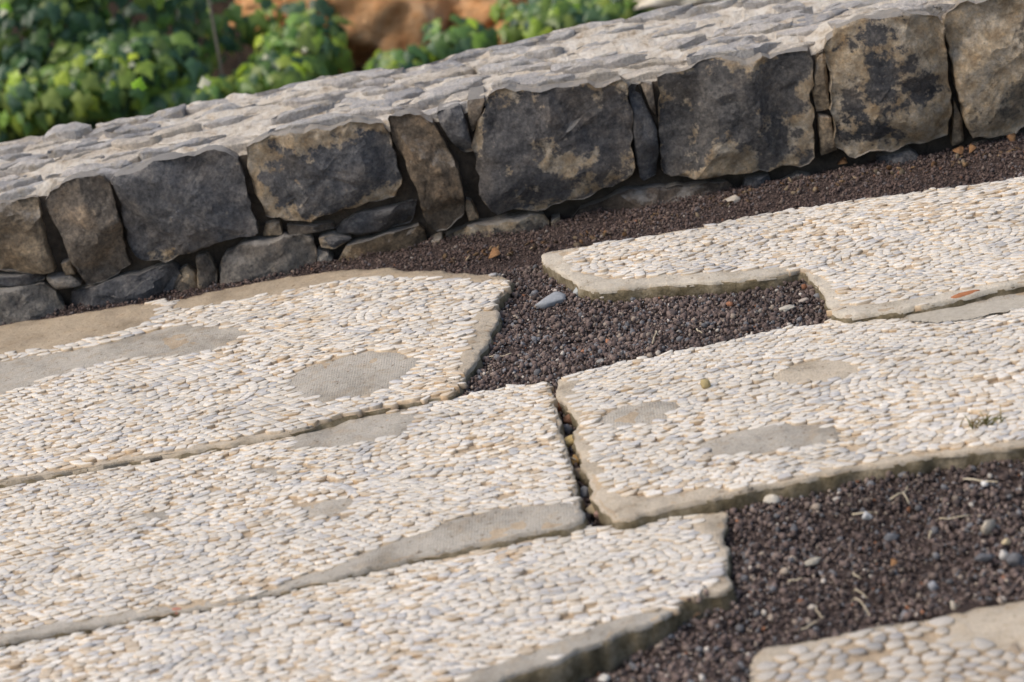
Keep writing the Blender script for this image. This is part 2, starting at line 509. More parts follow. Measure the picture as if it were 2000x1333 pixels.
# ------------------------------------------------------------------ slab tracing (photo pixels)
SLABS = {
 'A': dict(z=0.031, th=0.040, d=0.0190,
   out=[(-220, 690), (0, 634), (120, 612), (230, 598), (322, 584), (332, 588), (400, 570), (500, 548), (640, 525), (740, 520), (800, 525), (860, 527), (925, 530), (975, 538), (1003, 545),
        (990, 562), (972, 580), (966, 602), (978, 606), (974, 622), (962, 640), (955, 660), (940, 685), (930, 705), (912, 728), (905, 742), (888, 766), (870, 770), (830, 775), (760, 790), (650, 815), (560, 843), (440, 866), (300, 888), (150, 913), (0, 940), (-220, 982)],
   patch=[([(-220, 690), (0, 634), (120, 612), (230, 598), (314, 586), (320, 602), (312, 624), (230, 648), (120, 678), (0, 692), (-220, 735)], 3, 0.1),
          ([(330, 588), (400, 570), (500, 548), (640, 525), (740, 520), (800, 525), (860, 527), (925, 530), (1003, 545), (940, 552), (830, 545), (740, 542), (650, 550), (560, 566), (450, 590), (380, 602), (332, 606)], 3, 0.1),
          ([(-220, 815), (-220, 740), (0, 700), (130, 684), (250, 655), (330, 632), (430, 632), (520, 640), (480, 662), (400, 690), (300, 702), (200, 706), (110, 735), (50, 758), (0, 772)], 1, 0.5),
          ([(540, 752), (562, 730), (590, 712), (660, 692), (740, 680), (800, 682), (830, 695), (822, 715), (790, 742), (740, 768), (660, 781), (590, 782)], 1, 1.0),
          ([(896, 668), (905, 630), (925, 602), (962, 600), (980, 606), (974, 622), (955, 660), (930, 705), (905, 742), (890, 735), (888, 700)], 0, 0.0),
          ([(-60, 945), (0, 932), (150, 905), (300, 880), (440, 858), (500, 842), (560, 838), (600, 832), (560, 845), (440, 868), (300, 890), (150, 915), (0, 942), (-60, 952)], 0, 0.0)],
   vort=[(330, 790, .20), (860, 590, .22), (120, 850, .18)]),
 'B': dict(z=0.018, th=0.045, d=0.0176,
   out=[(-220, 992), (0, 948), (150, 922), (300, 897), (440, 874), (560, 850), (650, 822), (760, 797), (890, 774), (960, 760), (1065, 739), (1072, 741), (1079, 766), (1096, 828), (1108, 878), (1122, 938), (1134, 1000), (1138, 1012),
        (1122, 1019), (1070, 1030), (1000, 1043), (930, 1058), (850, 1077), (783, 1092), (720, 1108), (660, 1122), (600, 1134), (550, 1150), (500, 1160), (440, 1176), (350, 1188), (250, 1207), (100, 1233), (0, 1253), (-220, 1298)],
   patch=[([(548, 876), (575, 850), (610, 832), (720, 806), (820, 800), (835, 812), (795, 850), (690, 870), (590, 881)], 1, 0.3),
          ([(1138, 1012), (1070, 1030), (1000, 1043), (930, 1058), (850, 1077), (783, 1092), (720, 1108), (660, 1122), (600, 1134), (500, 1160), (500, 1152), (590, 1122), (660, 1098), (690, 1082), (750, 1056), (830, 1035), (900, 1005), (1000, 985), (1090, 976), (1128, 985)], 1, 1.0),
          ([(1071, 740), (1079, 766), (1096, 828), (1108, 878), (1122, 938), (1136, 1008), (1112, 985), (1102, 930), (1090, 880), (1082, 830), (1070, 770), (1062, 745)], 0, 0.0),
          ([(478, 918), (520, 906), (578, 904), (570, 920), (530, 932), (490, 930)], 1, 0.1),
          ([(545, 995), (600, 976), (690, 965), (712, 983), (680, 1008), (630, 1018), (570, 1006)], 1, 0.1),
          ([(245, 1012), (300, 990), (345, 998), (300, 1022)], 1, 0.1), ([(370, 972), (420, 955), (445, 958), (400, 980)], 1, 0.1),
          ([(500, 1160), (440, 1176), (350, 1188), (250, 1207), (100, 1233), (0, 1253), (-220, 1298), (-220, 1275), (0, 1232), (100, 1215), (200, 1200), (250, 1190), (350, 1176), (440, 1164)], 1, 0.1),
          ([(780, 935), (820, 928), (850, 930), (815, 942)], 1, 0.1)],
   vort=[(480, 1010, .20), (250, 1100, .22), (900, 860, .2), (80, 1000, .16)]),
 'C': dict(z=0.001, kx=-0.02, th=0.06, d=0.0192,
   out=[(-220, 1304), (0, 1262), (250, 1216), (440, 1184), (600, 1143), (783, 1102), (930, 1068), (1136, 1030), (1200, 1026), (1300, 1010), (1345, 998), (1400, 991), (1415, 996),
        (1417, 1015), (1415, 1040), (1419, 1065), (1422, 1094), (1419, 1115), (1424, 1140), (1422, 1148), (1398, 1153), (1380, 1152), (1368, 1160), (1335, 1171), (1318, 1178), (1307, 1194), (1266, 1213), (1240, 1222), (1222, 1222), (1210, 1234), (1175, 1248), (1122, 1266), (1090, 1284), (1052, 1299), (982, 1321), (955, 1336), (860, 1380), (700, 1440), (-220, 1440)],
   patch=[([(1415, 996), (1417, 1015), (1415, 1040), (1422, 1094), (1424, 1140), (1422, 1148), (1398, 1153), (1370, 1158), (1385, 1130), (1398, 1100), (1390, 1070), (1365, 1050), (1345, 1025), (1345, 1000), (1400, 991)], 0, 0.2),
          ([(1307, 1194), (1266, 1213), (1210, 1234), (1175, 1248), (1122, 1266), (1052, 1299), (982, 1321), (955, 1336), (860, 1380), (790, 1405), (840, 1350), (900, 1318), (960, 1290), (1040, 1262), (1120, 1232), (1180, 1208), (1240, 1192), (1300, 1182)], 1, 0.3)],
   vort=[(560, 1290, .22), (1130, 1120, .24), (880, 1190, .15), (250, 1290, .16)]),
 'D': dict(z=0.019, th=0.04, d=0.0180,
   out=[(1090, 738), (1120, 728), (1180, 715), (1300, 690), (1380, 672), (1450, 656), (1560, 635), (1638, 622), (1720, 614), (1800, 602), (2000, 563), (2220, 522), (2220, 830), (2000, 866), (1900, 877), (1790, 891), (1720, 903), (1650, 915), (1555, 936), (1500, 944), (1457, 954), (1405, 964), (1300, 989), (1250, 1003), (1212, 1014), (1197, 1014),
        (1182, 1000), (1166, 974), (1149, 936), (1134, 898), (1127, 866), (1118, 842), (1125, 814), (1103, 785), (1086, 774), (1084, 752)],
   patch=[([(1457, 954), (1405, 964), (1300, 989), (1250, 1003), (1212, 1014), (1197, 1014), (1182, 1000), (1166, 974), (1149, 936), (1134, 898), (1127, 866), (1118, 842), (1125, 814), (1103, 785), (1086, 774), (1084, 752), (1090, 738), (1120, 730), (1138, 745), (1132, 770), (1150, 800), (1160, 840), (1165, 860), (1178, 900), (1185, 935), (1215, 958), (1260, 964), (1330, 955), (1400, 946), (1457, 946)], 0, 0.15),
          ([(1158, 812), (1220, 786), (1310, 780), (1332, 793), (1290, 825), (1200, 840), (1168, 835)], 1, 1.0),
          ([(1345, 876), (1380, 852), (1500, 826), (1600, 820), (1652, 838), (1648, 855), (1600, 870), (1500, 886), (1400, 891)], 1, 0.1),
          ([(1500, 740), (1520, 716), (1600, 695), (1680, 700), (1697, 718), (1640, 745), (1560, 750)], 0, 0.3),
          ([(1457, 954), (1457, 945), (1555, 926), (1650, 904), (1790, 880), (2000, 853), (2220, 818), (2220, 830), (2000, 866), (1790, 891), (1650, 915), (1555, 936)], 0, 0.0),
          ([(1720, 614), (1800, 602), (2000, 563), (2220, 522), (2220, 560), (2000, 598), (1900, 622), (1800, 628), (1740, 632)], 1, 1.0)],
   vort=[(1900, 715, .26), (1830, 850, .14), (1450, 760, .2), (1230, 900, .14)]),
 'E': dict(z=0.036, th=0.045, d=0.0172,
   out=[(1052, 493), (1075, 487), (1180, 471), (1300, 453), (1400, 434), (1500, 415), (1700, 385), (1850, 366), (2000, 345), (2220, 312), (2220, 508), (2000, 549), (1860, 582), (1783, 597), (1700, 610), (1640, 619),
        (1615, 580), (1587, 545), (1573, 527), (1545, 524), (1530, 533), (1440, 543), (1300, 552), (1200, 562), (1168, 566), (1140, 561), (1105, 538), (1084, 519), (1060, 512)],
   patch=[([(1052, 493), (1075, 487), (1180, 471), (1150, 482), (1125, 488), (1115, 500), (1120, 518), (1150, 532), (1200, 540), (1290, 535), (1400, 526), (1480, 520), (1545, 516), (1545, 524), (1530, 533), (1440, 543), (1300, 552), (1200, 562), (1168, 566), (1140, 561), (1105, 538), (1084, 519), (1060, 512)], 2, 0.2),
          ([(1573, 527), (1590, 528), (1625, 535), (1650, 555), (1660, 585), (1690, 592), (1783, 580), (1860, 567), (2000, 536), (2220, 495), (2220, 508), (2000, 549), (1860, 582), (1783, 597), (1700, 610), (1640, 619), (1615, 580), (1587, 545)], 2, 0.1),
          ([(1180, 471), (1300, 453), (1400, 434), (1400, 438), (1300, 458), (1200, 475)], 0, 0.1)],
   vort=[(1850, 470, .25), (1560, 470, .2), (1300, 490, .2)]),
 'F': dict(z=-0.055, th=0.05, d=0.026,
   out=[(1462, 1440), (1462, 1333), (1464, 1290), (1471, 1276), (1489, 1265), (1580, 1248), (1650, 1234), (1737, 1213), (1825, 1205), (1867, 1191), (2000, 1171), (2220, 1136), (2220, 1440)],
   patch=[([(1462, 1440), (1462, 1333), (1464, 1290), (1471, 1276), (1489, 1265), (1580, 1248), (1650, 1234), (1737, 1213), (1737, 1224), (1650, 1248), (1580, 1264), (1520, 1285), (1502, 1310), (1500, 1350), (1495, 1440)], 0, 0.1),
          ([(1737, 1213), (1825, 1205), (1867, 1191), (2000, 1171), (2220, 1136), (2220, 1235), (2000, 1262), (1920, 1268), (1850, 1258), (1840, 1242), (1860, 1222), (1825, 1215), (1737, 1224)], 0, 0.1),
          ([(1960, 1340), (1985, 1310), (2060, 1290), (2120, 1330), (2060, 1380)], 1, 0.1)],
   vort=[(1800, 1420, .3)]),
}
LABELS = {
 'A': 'pebble mosaic slab against the wall, with two large smooth mortar patches and ragged end',
 'B': 'long pebble mosaic slab whose straight right end borders the narrow debris filled gap',
 'C': 'lowest long pebble mosaic slab with broken stepped lower edge and mossy side',
 'D': 'pebble mosaic slab with rounded mortar corner and raised oval patch, right of the narrow gap',
 'E': 'pebble mosaic slab with a square notch, bordered by the strip of gravel under the wall',
 'F': 'coarse pebble mosaic slab with rounded corner sunk in the foreground gravel',
}
MORTAR_COL = [(0.55, 0.475, 0.37), (0.475, 0.435, 0.37), (0.62, 0.56, 0.46), (0.46, 0.375, 0.27)]
def poly_s(pts, S):
    """photo points on the slab's top plane (slabs may tilt a little along x)"""
    kx, c0 = S.get('kx', 0.0), S.get('cx', 0.0)
    out = []
    for x, y in pts:
        z = S['z']
        for _ in range(4):
            p = at_z(x, y, z); z = S['z'] + kx * (p.x - c0)
        out.append((p.x, p.y))
    return np.array(out)


for k, S in SLABS.items():
    S['cx'] = float(poly_z(S['out'], S['z'])[:, 0].mean())
    o = ccw(poly_s(S['out'], S))
    o = resample(chaikin(o, 1, 0.22), step=0.011)
    nz = fbm(o, 22, 4, 5, 0.65)
    S['outline'] = inset(o, 0.0042 * nz + 0.0018 * RNG.standard_normal(len(o)))
    S['patches'] = []
    for pp, tone, weave in S['patch']:
        q = ccw(poly_s(pp, S))
        S['patches'].append((resample(chaikin(q, 2, 0.22), step=0.010), tone, weave))


def ground_h(P):
    P = np.asarray(P, float)
    z = ground_base(P) + 0.0065 * fbm(P[:, :2], 9, 3, 3)
    for S in SLABS.values():
        ins = inside(P, S['outline'])
        z = np.where(ins, np.minimum(z, S['z'] + S.get('kx', 0) * (P[:, 0] - S['cx']) - 0.028), z)
    return z


# wall line on the ground
WL0, WL1 = at_z(0, 640, 0.0), at_z(2000, 283, 0.0)
WE = (WL1 - WL0); WE.z = 0; WE.normalize()              # along the wall
WN = Vector((WE.y, -WE.x, 0))                           # towards the camera
if WN.y > 0: WN = -WN


def on_wall(px, py, off=0.0):
    d = ray(px, py)
    o = WL0 + WN * off
    tt = (o - CAM).dot(WN) / d.dot(WN)
    p = CAM + d * tt
    return np.array([(p - o).dot(WE), p.z])


WEn, WNn, WLn = np.array(WE), np.array(WN), np.array(WL0)


def wall_pt(s, nrm, z):
    return WLn[None] * np.array([1, 1, 0]) + np.outer(s, WEn) + np.outer(nrm, WNn) + np.outer(z, [0, 0, 1])


# ground sheet
gx = np.concatenate([np.linspace(-40, -1.8, 14), np.linspace(-1.6, 1.9, 176), np.linspace(2.1, 40, 14)])
gy = np.concatenate([np.linspace(-40, -2.2, 14), np.linspace(-2.0, 1.3, 166), np.linspace(1.45, 3.0, 14), np.linspace(3.1, 7.5, 46), np.linspace(7.9, 40, 14)])
X, Y = np.meshgrid(gx, gy)
P = np.stack([X.ravel(), Y.ravel()], 1)
core = (np.abs(P[:, 0]) < 3) & (P[:, 1] > -3) & (P[:, 1] < 2.0)
Z = np.full(len(P), 0.0)
Z[core] = ground_h(P[core]) - 0.004
Z[~core & (P[:, 1] <= 1.0)] = ground_base(P[~core & (P[:, 1] <= 1.0)]) - 0.004
rel = (P - WLn[:2]) @ (-WNn[:2])                        # distance behind wall face
beh = rel > 0.2
drop = np.clip((rel - 0.2) / 0.3, 0, 1)
rise = np.clip((P[:, 1] - 5.9) / 1.4, 0, 1)
Zb = -0.75 * drop + rise ** 0.8 * 1.5 + 0.09 * fbm(P, 2.5, 4, 8) * drop + np.clip((P[:, 1] - 7.3) / 36, 0, 1) * 1.0
Z = np.where(beh, Zb, Z)
nx, ny = len(gx), len(gy)
idx = np.arange(nx * ny).reshape(ny, nx)
Q = np.stack([idx[:-1, :-1], idx[:-1, 1:], idx[1:, 1:], idx[1:, :-1]], -1).reshape(-1, 4)
cy = P[Q[:, 0], 1]
g = mesh_np('ground', np.column_stack([P, Z]), Q, [M_SOIL, M_BANK], midx=(rel[Q[:, 0]] > 0.15).astype(int))
tag(g, 'dark volcanic soil under the slabs and the bank behind the wall', None, None, 'structure')

# ------------------------------------------------------------------ gravel
ICO_V, ICO_F = None, None
tt = (1 + 5 ** .5) / 2
ICO_V = np.array([(-1, tt, 0), (1, tt, 0), (-1, -tt, 0), (1, -tt, 0), (0, -1, tt), (0, 1, tt), (0, -1, -tt), (0, 1, -tt), (tt, 0, -1), (tt, 0, 1), (-tt, 0, -1), (-tt, 0, 1)]) / math.sqrt(1 + tt * tt)
ICO_F = np.array([(0, 11, 5), (0, 5, 1), (0, 1, 7), (0, 7, 10), (0, 10, 11), (1, 5, 9), (5, 11, 4), (11, 10, 2), (10, 7, 6), (7, 1, 8), (3, 9, 4), (3, 4, 2), (3, 2, 6), (3, 6, 8), (3, 8, 9), (4, 9, 5), (2, 4, 11), (6, 2, 10), (8, 6, 7), (9, 8, 1)])


def rand_rot(n):
    q = RNG.standard_normal((n, 4)); q /= np.linalg.norm(q, axis=1, keepdims=True)
    a, b, c, d = q.T
    return np.stack([np.stack([1 - 2 * (c * c + d * d), 2 * (b * c - a * d), 2 * (b * d + a * c)], 1),
                     np.stack([2 * (b * c + a * d), 1 - 2 * (b * b + d * d), 2 * (c * d - a * b)], 1),
                     np.stack([2 * (b * d - a * c), 2 * (c * d + a * b), 1 - 2 * (b * b + c * c)], 1)], 1)


def grains(C, R, tint, squash=(1, .8, .65)):
    n = len(C)
    V = ICO_V[None] * (1 + 0.42 * (RNG.random((n, 12, 1)) - 0.5))
    V = V * (np.array(squash)[None, None] * (0.8 + 0.4 * RNG.random((n, 1, 3))))
    V = np.einsum('nij,nkj->nki', rand_rot(n), V) * R[:, None, None] + C[:, None]
    F = (ICO_F[None] + (np.arange(n) * 12)[:, None, None]).reshape(-1, 3)
    return V.reshape(-1, 3), F, np.repeat(tint, 12, 0)


def gravel_tint(n):
    base = np.array([[0.105, 0.075, 0.064], [0.14, 0.102, 0.086], [0.07, 0.055, 0.05], [0.18, 0.135, 0.11], [0.15, 0.145, 0.145], [0.25, 0.20, 0.155], [0.42, 0.37, 0.31], [0.24, 0.11, 0.06]])
    k = RNG.choice(len(base), n, p=[.27, .24, .16, .16, .10, .05, .014, .006])
    return base[k] * (0.85 + 0.75 * RNG.random((n, 1))) * np.array((1.0, 1.01, 1.02))


n0 = 330000
GPt = np.stack([RNG.uniform(-1.35, 1.6, n0), RNG.uniform(-1.75, 1.25, n0)], 1)
zz = ground_base(GPt) + 0.0065 * fbm(GPt, 9, 3, 3)
pxs = to_px(np.column_stack([GPt, zz]))
ok = (pxs[:, 0] > -140) & (pxs[:, 0] < 2140) & (pxs[:, 1] > 150) & (pxs[:, 1] < 1460)
relg = (GPt - WLn[:2]) @ WNn[:2]
ok &= relg > -0.02
for S in SLABS.values():
    ins = inside(GPt, S['outline'])
    ok &= ~ins
GPt, zz = GPt[ok], zz[ok]
R = np.exp(RNG.normal(math.log(0.0027), 0.50, len(GPt))).clip(0.0013, 0.0085)
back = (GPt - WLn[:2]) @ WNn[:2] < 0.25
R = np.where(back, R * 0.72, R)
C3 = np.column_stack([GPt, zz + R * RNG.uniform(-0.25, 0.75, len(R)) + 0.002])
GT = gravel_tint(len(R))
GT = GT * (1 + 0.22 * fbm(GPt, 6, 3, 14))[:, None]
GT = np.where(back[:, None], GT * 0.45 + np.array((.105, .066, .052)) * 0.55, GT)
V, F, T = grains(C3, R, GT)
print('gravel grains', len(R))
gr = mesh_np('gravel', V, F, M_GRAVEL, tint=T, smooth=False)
tag(gr, 'dark brown volcanic gravel filling the spaces between the mosaic slabs', None, None, 'stuff')


# ------------------------------------------------------------------ pebble mosaics
def clip(poly, nx_, ny_, c):
    out = []
    n = len(poly)
    px_, py_ = poly[-1]
    pd = px_ * nx_ + py_ * ny_ - c
    for x, y in poly:
        d = x * nx_ + y * ny_ - c
        if d <= 0:
            if pd > 0:
                t_ = pd / (pd - d)
                out.append((px_ + (x - px_) * t_, py_ + (y - py_) * t_))
            out.append((x, y))
        elif pd <= 0:
            t_ = pd / (pd - d)
            out.append((px_ + (x - px_) * t_, py_ + (y - py_) * t_))
        px_, py_, pd = x, y, d
    return out


OCT = [(math.cos(a), math.sin(a)) for a in np.linspace(0, 2 * math.pi, 10, endpoint=False)]


def cells(pts, th, asp, d, outline, cap):
    """anisotropic voronoi cells (in local metric), as polygons relative to their seed"""
    g_ = {}
    h = d * 1.3
    for i, (x, y) in enumerate(pts):
        g_.setdefault((int(x // h), int(y // h)), []).append(i)
    mid = outline
    nxt = np.roll(outline, -1, 0)
    res = []
    for i, (x, y) in enumerate(pts):
        ci, cj = int(x // h), int(y // h)
        ids = []
        for a in (-2, -1, 0, 1, 2):
            for b in (-2, -1, 0, 1, 2):
                ids += g_.get((ci + a, cj + b), ())
        c, s = math.cos(th[i]), math.sin(th[i]); A = asp[i]
        q = []
        for j in ids:
            if j == i: continue
            dx, dy = pts[j][0] - x, pts[j][1] - y
            u = (dx * c + dy * s) / A; v = (-dx * s + dy * c)
            q.append((u * u + v * v, u, v))
        q.sort()
        pl = [(ox * cap * d, oy * cap * d) for ox, oy in OCT]
        for r2, u, v in q[:16]:
            pl = clip(pl, u, v, r2 / 2)
            if len(pl) < 3: break
        res.append([((u * A) * c - v * s, (u * A) * s + v * c) for u, v in pl] if len(pl) > 2 else None)
    return res


def build_slab(key, S):
    z, d, O = S['z'], S['d'], S['outline']
    cen = O.mean(0)
    cen[0] = S['cx']
    root = empty('mosaic_slab', (cen[0], cen[1], z - S['th']), LABELS[key], 'mosaic slab', 'pebble mosaic slabs laid on the gravel')
    root['kind'] = 'thing'
    # ---- mortar bed: rough top sheet a little below the pebble heads, rounded broken edge, rough sides
    rings = [(0.007, -0.0048), (0.0022, -0.0076), (0.0, -0.014), (-0.001, -0.03), (0.003, -S['th'])]
    n = len(O)
    I0 = inset(O, 0.007)
    bb0, bb1 = I0.min(0), I0.max(0)
    st = 0.014
    G = np.stack(np.meshgrid(np.arange(bb0[0], bb1[0], st), np.arange(bb0[1], bb1[1], st)), -1).reshape(-1, 2)
    G = G[inside(G, I0)]
    G = G[seg_dist(G, I0) > 0.012] + RNG.uniform(-.006, .006, (1, 2))
    vin = [Vector(p) for p in I0] + [Vector(p) for p in G]
    ov, oe, of, *_ = delaunay_2d_cdt(vin, [(i, (i + 1) % n) for i in range(n)], [], 1, 1e-6)
    T2 = np.array([v[:] for v in ov])
    V = np.column_stack([T2, np.full(len(T2), z - 0.0048) + 0.0014 * fbm(T2, 40, 2, 2) + 0.0026 * fbm(T2, 9, 2, 21 + ord(key))])
    V[:n, 2] = z - 0.0048
    F = [list(f) for f in of]; mi = [0] * len(F)
    cur = np.arange(n)
    for k, (ins_, dz) in enumerate(rings[1:]):
        p = inset(O, ins_ + 0.0036 * fbm(np.column_stack([O, np.full(n, k * .02)]), 38, 4, 9, .6))
        nv = np.column_stack([p, np.full(n, z + dz) + 0.0015 * fbm(O, 60, 2, k)])
        b0 = len(V); V = np.concatenate([V, nv])
        new = np.arange(b0, b0 + n)
        for i in range(n):
            j = (i + 1) % n
            F.append([cur[i], new[i], new[j], cur[j]]); mi.append(0 if k == 0 else 1)
        cur = new
    F = [[int(a) for a in f] for f in F]
    mesh_np('mortar_bed', V, F, [M_MORTAR, M_SIDE], root, (cen[0], cen[1], z), midx=mi, col=(0.50, 0.40, 0.285, 0.0))
    # ---- smooth mortar patches
    for pi, (q, tone, weave) in enumerate(S['patches']):
        n = len(q)
        q = inset(q, 0.0045 * fbm(q, 45, 3, pi + 20))
        q = inset(q, -0.010)
        edge = (seg_dist(q, O) < 0.016) | ~inside(q, O)                       # borders reach to the slab's edge
        for i in np.where(edge)[0]:
            k = np.argmin(((O - q[i]) ** 2).sum(1)); q[i] = inset(O, 0.0015)[k]
        keep = [0]
        for i in range(1, n):
            if np.linalg.norm(q[i] - q[keep[-1]]) > 0.002: keep.append(i)
        q = q[keep]; n = len(q)
        bb0, bb1 = q.min(0), q.max(0)
        st = 0.011
        G = np.stack(np.meshgrid(np.arange(bb0[0], bb1[0], st), np.arange(bb0[1], bb1[1], st)), -1).reshape(-1, 2)
        if len(G):
            G = G[inside(G, q)]
        if len(G):
            G = G[seg_dist(G, q) > 0.004]
        if len(G):
            G = G + RNG.uniform(-.003, .003, G.shape)
        vin = [Vector(p) for p in q] + [Vector(p) for p in G]
        ov, oe, of, *_ = delaunay_2d_cdt(vin, [(i, (i + 1) % n) for i in range(n)], [], 1, 1e-6)
        T2 = np.array([v[:] for v in ov])
        dd = seg_dist(T2, q)
        dd = np.where(seg_dist(T2, O) < 0.02, np.maximum(dd, 0.012), dd)
        hz = z - 0.0075 + 0.0062 * np.clip(dd / 0.024, 0, 1) ** 0.7 + 0.0022 * fbm(T2, 22, 3, 31) + 0.0010 * fbm(T2, 90, 2, 33)
        V = np.column_stack([T2, hz])
        # outer skirt pushed into the bed
        b0 = len(V)
        F = [[int(a) for a in f] for f in of]
        sk = np.column_stack([T2[:n], np.full(n, z - 0.012)])
        V = np.concatenate([V, sk])
        for i in range(n):
            j = (i + 1) % n
            F.append([i, b0 + i, b0 + j, j])
        c = np.array(MORTAR_COL[tone]) * RNG.uniform(0.93, 1.06)
        pc = q.mean(0)
        mesh_np('mortar_patch', V, F, M_MORTAR, root, (pc[0], pc[1], z), col=(*c, weave))
    WZ = np.array((1.0, 1.12 if key == 'F' else 1.62))
    O_true = O
    O = O * WZ
    PW = [(q_ * WZ, a_, b_) for q_, a_, b_ in S['patches']]
    pxw = lambda p: to_px(np.column_stack([p / WZ, np.full(len(p), z)]))
    # ---- pebbles: seeds in rows, concentric rings where the pattern scrolls
    vort = [(poly_s([(x, y)], S)[0] * WZ, r) for x, y, r in S['vort']]
    seeds = []
    for c0, r in vort:
        k = 0
        rr = d * 0.4
        while rr < r:
            m_ = max(1, int(2 * math.pi * rr / (d * 1.12)))
            ph = random.random() * 6.28
            for a in range(m_):
                t_ = ph + a / m_ * 2 * math.pi
                seeds.append(c0 + rr * np.array((math.cos(t_), math.sin(t_))))
            rr += d * 0.93
    seeds = np.array(seeds)
    bb0, bb1 = O.min(0), O.max(0)
    rowh = d * 0.92
    rows = []
    ang = random.uniform(-.15, .15)
    Lx = bb1 - bb0
    for r_ in range(-40, int(Lx[1] / rowh) + 40):
        xs = np.arange(-0.5, Lx[0] + 0.5, d * 1.08) + (r_ % 2) * d * 0.54
        p = np.column_stack([xs, np.full(len(xs), r_ * rowh)])
        p[:, 1] += 0.05 * np.sin(xs * 5.3 + r_ * .04 + ord(key)) + 0.02 * np.sin(xs * 13 + r_ * .11)
        rows.append(p)
    rows = np.concatenate(rows)
    rot = np.array([[math.cos(ang), -math.sin(ang)], [math.sin(ang), math.cos(ang)]])
    rows = rows @ rot.T + bb0
    for c0, r in vort:
        rows = rows[np.linalg.norm(rows - c0, axis=1) > r]
    allp = []
    used_v = []
    for c0, r in vort:
        sel = seeds[np.linalg.norm(seeds - c0, axis=1) <= r]
        allp.append(sel)
    allp = np.concatenate([seeds, rows])
    allp = allp + RNG.normal(0, d * (0.055 if key != 'F' else 0.2), allp.shape)
    allp = allp[inside(allp, O)]
    allp = allp[seg_dist(allp, O) > d * 0.38]
    px = pxw(allp)
    allp = allp[(px[:, 0] > -150) & (px[:, 0] < 2150) & (px[:, 1] < 1430)]
    for q, _, _ in PW:
        ins = inside(allp, q)
        dd = seg_dist(allp, q)
        allp = allp[~(ins & ((dd > d * 0.12) | (seg_dist(allp, O) < d * 1.2)))]
    # drop seeds that crowd one another
    keep = []; grid = {}
    for i in RNG.permutation(len(allp)) if False else range(len(allp)):
        x, y = allp[i]; ci, cj = int(x // d), int(y // d)
        bad = False
        for a in (-1, 0, 1):
            for b in (-1, 0, 1):
                for j in grid.get((ci + a, cj + b), ()):
                    if (allp[j][0] - x) ** 2 + (allp[j][1] - y) ** 2 < (d * 0.62) ** 2: bad = True
        if not bad:
            grid.setdefault((ci, cj), []).append(i); keep.append(i)
    # fill what is still bare
    kp = [tuple(allp[i]) for i in keep]
    grid = {}
    for x, y in kp: grid.setdefault((int(x // d), int(y // d)), []).append((x, y))
    cand = np.column_stack([RNG.uniform(bb0[0], bb1[0], 22000), RNG.uniform(bb0[1], bb1[1], 22000)])
    cand = cand[inside(cand, O)]
    cand = cand[seg_dist(cand, O) > d * 0.38]
    px = pxw(cand)
    cand = cand[(px[:, 0] > -150) & (px[:, 0] < 2150) & (px[:, 1] < 1430)]
    for q, _, _ in PW:
        cand = cand[~(inside(cand, q) & ((seg_dist(cand, q) > d * 0.12) | (seg_dist(cand, O) < d * 1.2)))]
    for x, y in cand:
        ci, cj = int(x // d), int(y // d)
        if all((gx_ - x) ** 2 + (gy_ - y) ** 2 > (d * 0.80) ** 2 for a in (-1, 0, 1) for b in (-1, 0, 1) for gx_, gy_ in grid.get((ci + a, cj + b), ())):
            grid.setdefault((ci, cj), []).append((x, y)); kp.append((x, y))
    pts = np.array(kp)

    def field(pts):
        th = ang + 0.30 * np.cos((pts[:, 0] - bb0[0]) * 5.3 + ord(key)) + 0.2 * fbm(pts, 4, 2, 40)
        for c0, r in vort:
            dv = pts - c0
            rr = np.linalg.norm(dv, axis=1)
            tg = np.arctan2(dv[:, 1], dv[:, 0]) + math.pi / 2
            th = np.where(rr < r, tg, th)
        return th
    jit = RNG.normal(0, 0.10 if key != 'F' else 0.35, len(pts))
    asp = np.clip(RNG.normal(1.38, 0.25, len(pts)), 0.95, 2.1) if key != 'F' else np.clip(RNG.normal(1.45, .3, len(pts)), 1, 2.2)
    for it in range(2):
        cl = cells([tuple(p) for p in pts], field(pts) + jit, asp, d, O, 0.85)
        for i, c in enumerate(cl):
            if c: pts[i] += 0.32 * np.mean(c, 0)
    cl = cells([tuple(p) for p in pts], field(pts) + jit, asp, d, O, 0.80)
    # ---- colours: cream, tan and blue-grey stones; grey ones run along the scroll outlines
    n = len(pts)
    tint = np.empty((n, 3))
    gn = fbm(pts, 5, 3, 60 + ord(key))
    tn = fbm(pts, 7, 3, 90 + ord(key))
    u = RNG.random(n)
    pg = np.where(np.abs(gn) < 0.055, 0.34, 0.05)
    for c0, r in vort:
        rr = np.linalg.norm(pts - c0, axis=1)
        pg = np.where(np.abs(rr - r * 0.97) < d * 0.55, 0.55, pg)
    ptan = np.clip(0.10 + 0.5 * (tn - 0.15), 0.05, 0.6)
    for i in range(n):
        if u[i] < pg[i]: c = random.choice([(0.59, 0.565, 0.54), (0.52, 0.505, 0.49), (0.63, 0.605, 0.58), (0.56, 0.54, 0.51)])
        elif random.random() < ptan[i]: c = random.choice([(0.60, 0.50, 0.38), (0.57, 0.465, 0.345), (0.63, 0.54, 0.425)])
        else: c = random.choice([(0.74, 0.685, 0.60), (0.78, 0.73, 0.655), (0.70, 0.64, 0.55), (0.77, 0.71, 0.62), (0.73, 0.685, 0.62)])
        tint[i] = np.array(c) * random.uniform(0.88, 1.0) * (1 + 0.10 * tn[i]) * (np.array((.74, .72, .69)) if key == 'F' else np.array((1.0, .988, .96)))
    # ---- lost pebbles
    hole = (fbm(pts, 28, 2, 70 + ord(key)) > 0.95) | (RNG.random(n) < 0.012)
    built = []
